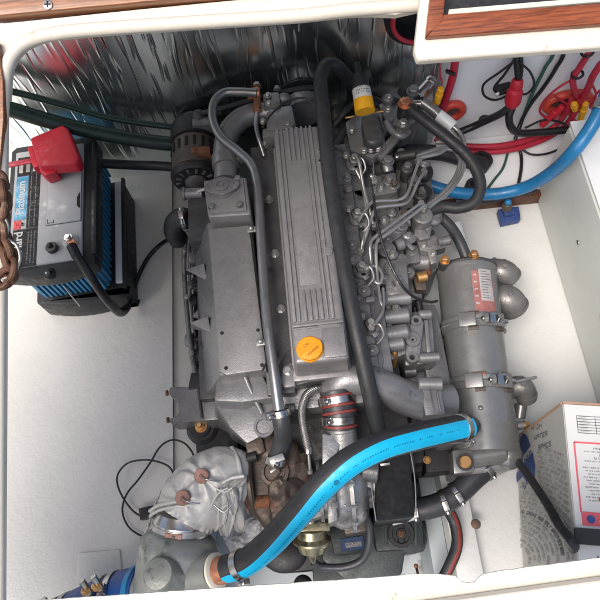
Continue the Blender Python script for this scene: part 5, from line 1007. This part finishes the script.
g.lathe(cpt(s1 + .010, t0 + .014, ZT), UP, [(0, .0065), (.0008, .0065)], 'navy', 20)
script(g, 0, .055, cpt(s1 + .005, t0 + .030, ZT + .0005), 0, .0034, None, cv, nU, 'label_white'); script(g, 0, .055, cpt(s1 + .013, t0 + .026, ZT + .0005), 0, .0034, None, cv, nU, 'label_white')
for k in range(17):
    ss = s0 + .009 + k * .0052; big = k in (0, 2, 3, 5); script(g, 0, .065 if not big else .05, cpt(ss, t0 + (.010 if not big else .030) + (.004 * (k % 3)), ZT), 0, .0038 if big else .0022, None, cv, nU, 'ink_black' if big else 'ink')
g.hull([cpt(s1 - .014, t0 + .036, ZT), cpt(s1 - .014, t0 + .16, ZT), cpt(s1 - .006, t0 + .16, ZT), cpt(s1 - .006, t0 + .036, ZT)], [cpt(s1 - .014, t0 + .036, ZT + .0004), cpt(s1 - .014, t0 + .16, ZT + .0004), cpt(s1 - .006, t0 + .16, ZT + .0004), cpt(s1 - .006, t0 + .036, ZT + .0004)], 'ink_black', 0)
script(g, 0, .10, cpt(s1 - .010, t0 + .042, ZT + .0005), 0, .0042, None, cv, nU, 'label_white'); g.lathe(cpt(s1 - .022, t0 + .032, ZT), UP, [(0, .0025), (.0004, .0025)], 'label_red', 14)
g.out('address_label', bx_)
# print on the left face: curved rows of tiny capitals, a blue emblem
def fpt(s, z): return CA + cu * s - cv * .0008 + V((0, 0, z))
FN = -cv
def FQ(px, py, off=.0012):     # where a sight line meets the carton's left face
    d = ray(px, py); o = V((0, 0, H)); return o + d * ((CA - o).dot(cv) / d.dot(cv)) - cv * off
def stroke(g, a, b_, wd, m): # a flat pen stroke on the face
    d = (b_ - a); n = d.cross(cv).normalized() * wd / 2; g.hull([a - n, b_ - n, b_ + n, a + n], [a - n - cv * .0003, b_ - n - cv * .0003, b_ + n - cv * .0003, a + n - cv * .0003], m, 0)
def in_face(x, y):
    return x > 519.5 and x < 563 + (y - 405) * .093 - 4 and y > 438 - (x - 515) * .72 + 9 and y < 575
SF = {'A': '0003 0324 2453 5350 0252', 'C': '5404 0400 0050', 'D': '0004 0434 3452 5230 3000', 'E': '5000 0004 0454 0242', 'G': '5404 0400 0050 5052 5232', 'H': '0004 5054 0252', 'I': '2024', 'L': '0400 0050', 'M': '0004 0432 3254 5450', 'N': '0004 0450 5054', 'O': '0004 0454 5450 5000', 'P': '0004 0454 5452 5202', 'R': '0004 0454 5452 5202 3250', 'S': '5404 0402 0252 5250 5000', 'T': '0454 2420', 'V': '0420 2054', 'W': '0410 1032 3250 5054', 'K': '0004 0254 0250'}
def glyph(g, ch, fn, wd, m):
    for sg_ in SF.get(ch, '0004').split():
        a = fn(int(sg_[0]) / 5, int(sg_[1]) / 4); b_ = fn(int(sg_[2]) / 5, int(sg_[3]) / 4)
        if (a - b_).length > 1e-5: stroke(g, a, b_, wd, m)
WD_ = ['REST', 'COVER', 'ALARM', 'IN', 'MOST', 'GROVE', 'THE', 'SHORE', 'NEW', 'WATER', 'LINES', 'OCEAN', 'SALT', 'WIND', 'HARD', 'AND', 'STEEL']
g = G(); r_ = 14.0; row = 0
while r_ < 118:
    big = row == 7; hh = 3.3 if big else 2.5; a = math.radians(97)
    while a > math.radians(4):
        for ch in (rnd.choice(WD_)):
            x, y = 515 + r_ * math.cos(a), 560 - r_ * math.sin(a)
            if in_face(x, y) and not (x < 537 and y < 484):
                glyph(g, ch, lambda u, v, a=a: FQ(515 + (r_ + v * hh) * math.cos(a - u * 1.5 / r_), 560 - (r_ + v * hh) * math.sin(a - u * 1.5 / r_)), .0008 if not big else .0013, 'ink' if big else 'ink_pale')
            a -= 2.1 / r_
        a -= 1.5 / r_
    r_ += hh + 2.2; row += 1
g.out('side_print', bx_)
g = G()
for (x0, y0, wd_) in ((532, 429, 'HIGH'), (535, 438, 'WATER'), (539, 448, 'SPACE')):
    for k, ch in enumerate(wd_):
        x, y = x0 + k * 2.7, y0 - k * .9
        glyph(g, ch, lambda u, v: FQ(x + u * 2.0, y + 2.2 - v * 4.4 - u * .7), .0013, 'ink')
g.out('heading_print', bx_)
g = G()
for po in ([(523, 433), (527.5, 436), (531, 446), (519, 462), (518, 452), (520, 441)], [(533, 452), (535.5, 466), (535, 478), (529, 470), (517, 483), (517, 474)]):
    pe = [FQ(x, y, .0008) for x, y in po]; g.hull(pe, [p - cv * .0006 for p in pe], 'navy', 0)
for k in range(5):
    x, y = 519.5 + k * 2.6, 470 - k * 4.2
    stroke(g, FQ(x, y + 2.6), FQ(x + .4, y - 2.6), .0022, 'navy'); stroke(g, FQ(x, y), FQ(x + 1.6, y - 2.0), .0022, 'navy')
stroke(g, FQ(524, 474, .0016), FQ(529, 482, .0016), .012, 'navy'); stroke(g, FQ(523, 483), FQ(525, 489), .0030, 'navy'); stroke(g, FQ(525, 489), FQ(527, 483), .0030, 'navy')
g.out('emblem', bx_)
g = G(); c = cpt(.262, .030, CZ1 + .0035); g.bar(c, cpt(.245, .030, CZ1 + .0035), .001, .0006, 'ink_black', 0); g.hull([cpt(.245, .027, CZ1 + .0032), cpt(.245, .033, CZ1 + .0032), cpt(.239, .030, CZ1 + .0032)], [cpt(.245, .027, CZ1 + .0038), cpt(.245, .033, CZ1 + .0038), cpt(.239, .030, CZ1 + .0038)], 'ink_black', 0); g.out('arrow_print', bx_)
# strap over the carton
g = G()
g.hull([cpt(.203, -.003, CZ1 + .0035), cpt(.203, .36, CZ1 + .0035), cpt(.222, .36, CZ1 + .0035), cpt(.222, -.003, CZ1 + .0035)], [cpt(.200, -.003, CZ1 + .008), cpt(.200, .36, CZ1 + .008), cpt(.225, .36, CZ1 + .008), cpt(.225, -.003, CZ1 + .008)], 'rubber', .001)
tag(g.out('strap'), 'wide black strap lying flat across the top of the carton', 'strap')
cab('black_hose', 'black hose slanting from the heat exchanger down across the carton side', 'hose', [(506, 447, .36), (515, 458, .37), (530, 478, .40), (547, 504, .46), (560, 527, .52), (573, 543, .567), (573, 552, .50), (566, 563, .42)], .0078, 'rubber')
# sensor wire on the left floor
SWr = thing('sensor_wire', 'thin black wire looping on the floor left of the silver blanket', 'wire', P(150, 480, .255))
g = G(); g.tube(PL([(195, 462, .30), (192, 452, .27), (184, 443, .262), (172, 440, .26), (160, 447, .26), (150, 463, .262), (138, 480, .262), (128, 492, .262), (123, 504, .262), (123, 515, .262), (128, 526, .262), (136, 533, .262), (146, 537, .264), (156, 536, .27)]), .0021, 'wire', 8, 8); g.out('wire', SWr)
g = G(); g.tube(PL([(163, 490, .28), (168, 480, .27), (173, 474, .266), (168, 466, .266), (155, 461, .266), (142, 460, .266), (128, 463, .266), (119, 472, .266), (117, 482, .266), (122, 496, .266), (132, 510, .266), (142, 517, .266)]), .0021, 'wire', 8, 8); g.out('wire', SWr)
g = G(); g.obox(P(148, 513, .268), V((.016, .002, 0)), V((-.002, .012, 0)), UP * .010, 'plastic_black', .002); g.out('plug', SWr)
# recessed moulding and dome on the floor at lower left
g = G()
def fr(x0, y0, x1, y1, w_): pass
A_, B_, C_, D_ = P(78, 553, .2535), P(120, 549, .2535), P(124, 600, .2535), P(76, 604, .2535)
g.hull([p - UP * .012 for p in (A_, B_, C_, D_)], [p + UP * .001 for p in (A_, B_, C_, D_)], 'gelcoat', .003)
q = [P(84, 559, .2555), P(115, 556, .2555), P(118, 600, .2555), P(83, 604, .2555)]; g.hull([p - UP * .01 for p in q], q, 'gelcoat', .003)
ho = g.out('access_plate'); tag(ho, 'pale square moulded plate in the floor at lower left', 'plate')
g = G(); g.ball(P(100, 586, .257), .012, 'silicone_seal', (1, 1, .5)); g.out('knob', ho)
g = G(); g.cyl(P(416, 566, .10), P(419, 578, .16), .003, 'rusty', 8); g.ball(P(416, 566, .16), .005, 'rusty'); tag(g.out('bolt'), 'small rusty bolt standing in the bilge at bottom centre', 'bolt')
g = G(); c = P(476, 524, .263); g.lathe(c, UP, [(0, .010), (.002, .009), (.003, .004)], 'turbine', 20); tag(g.out('screw'), 'dark round screw head on the white stringer under the heat exchanger', 'screw')
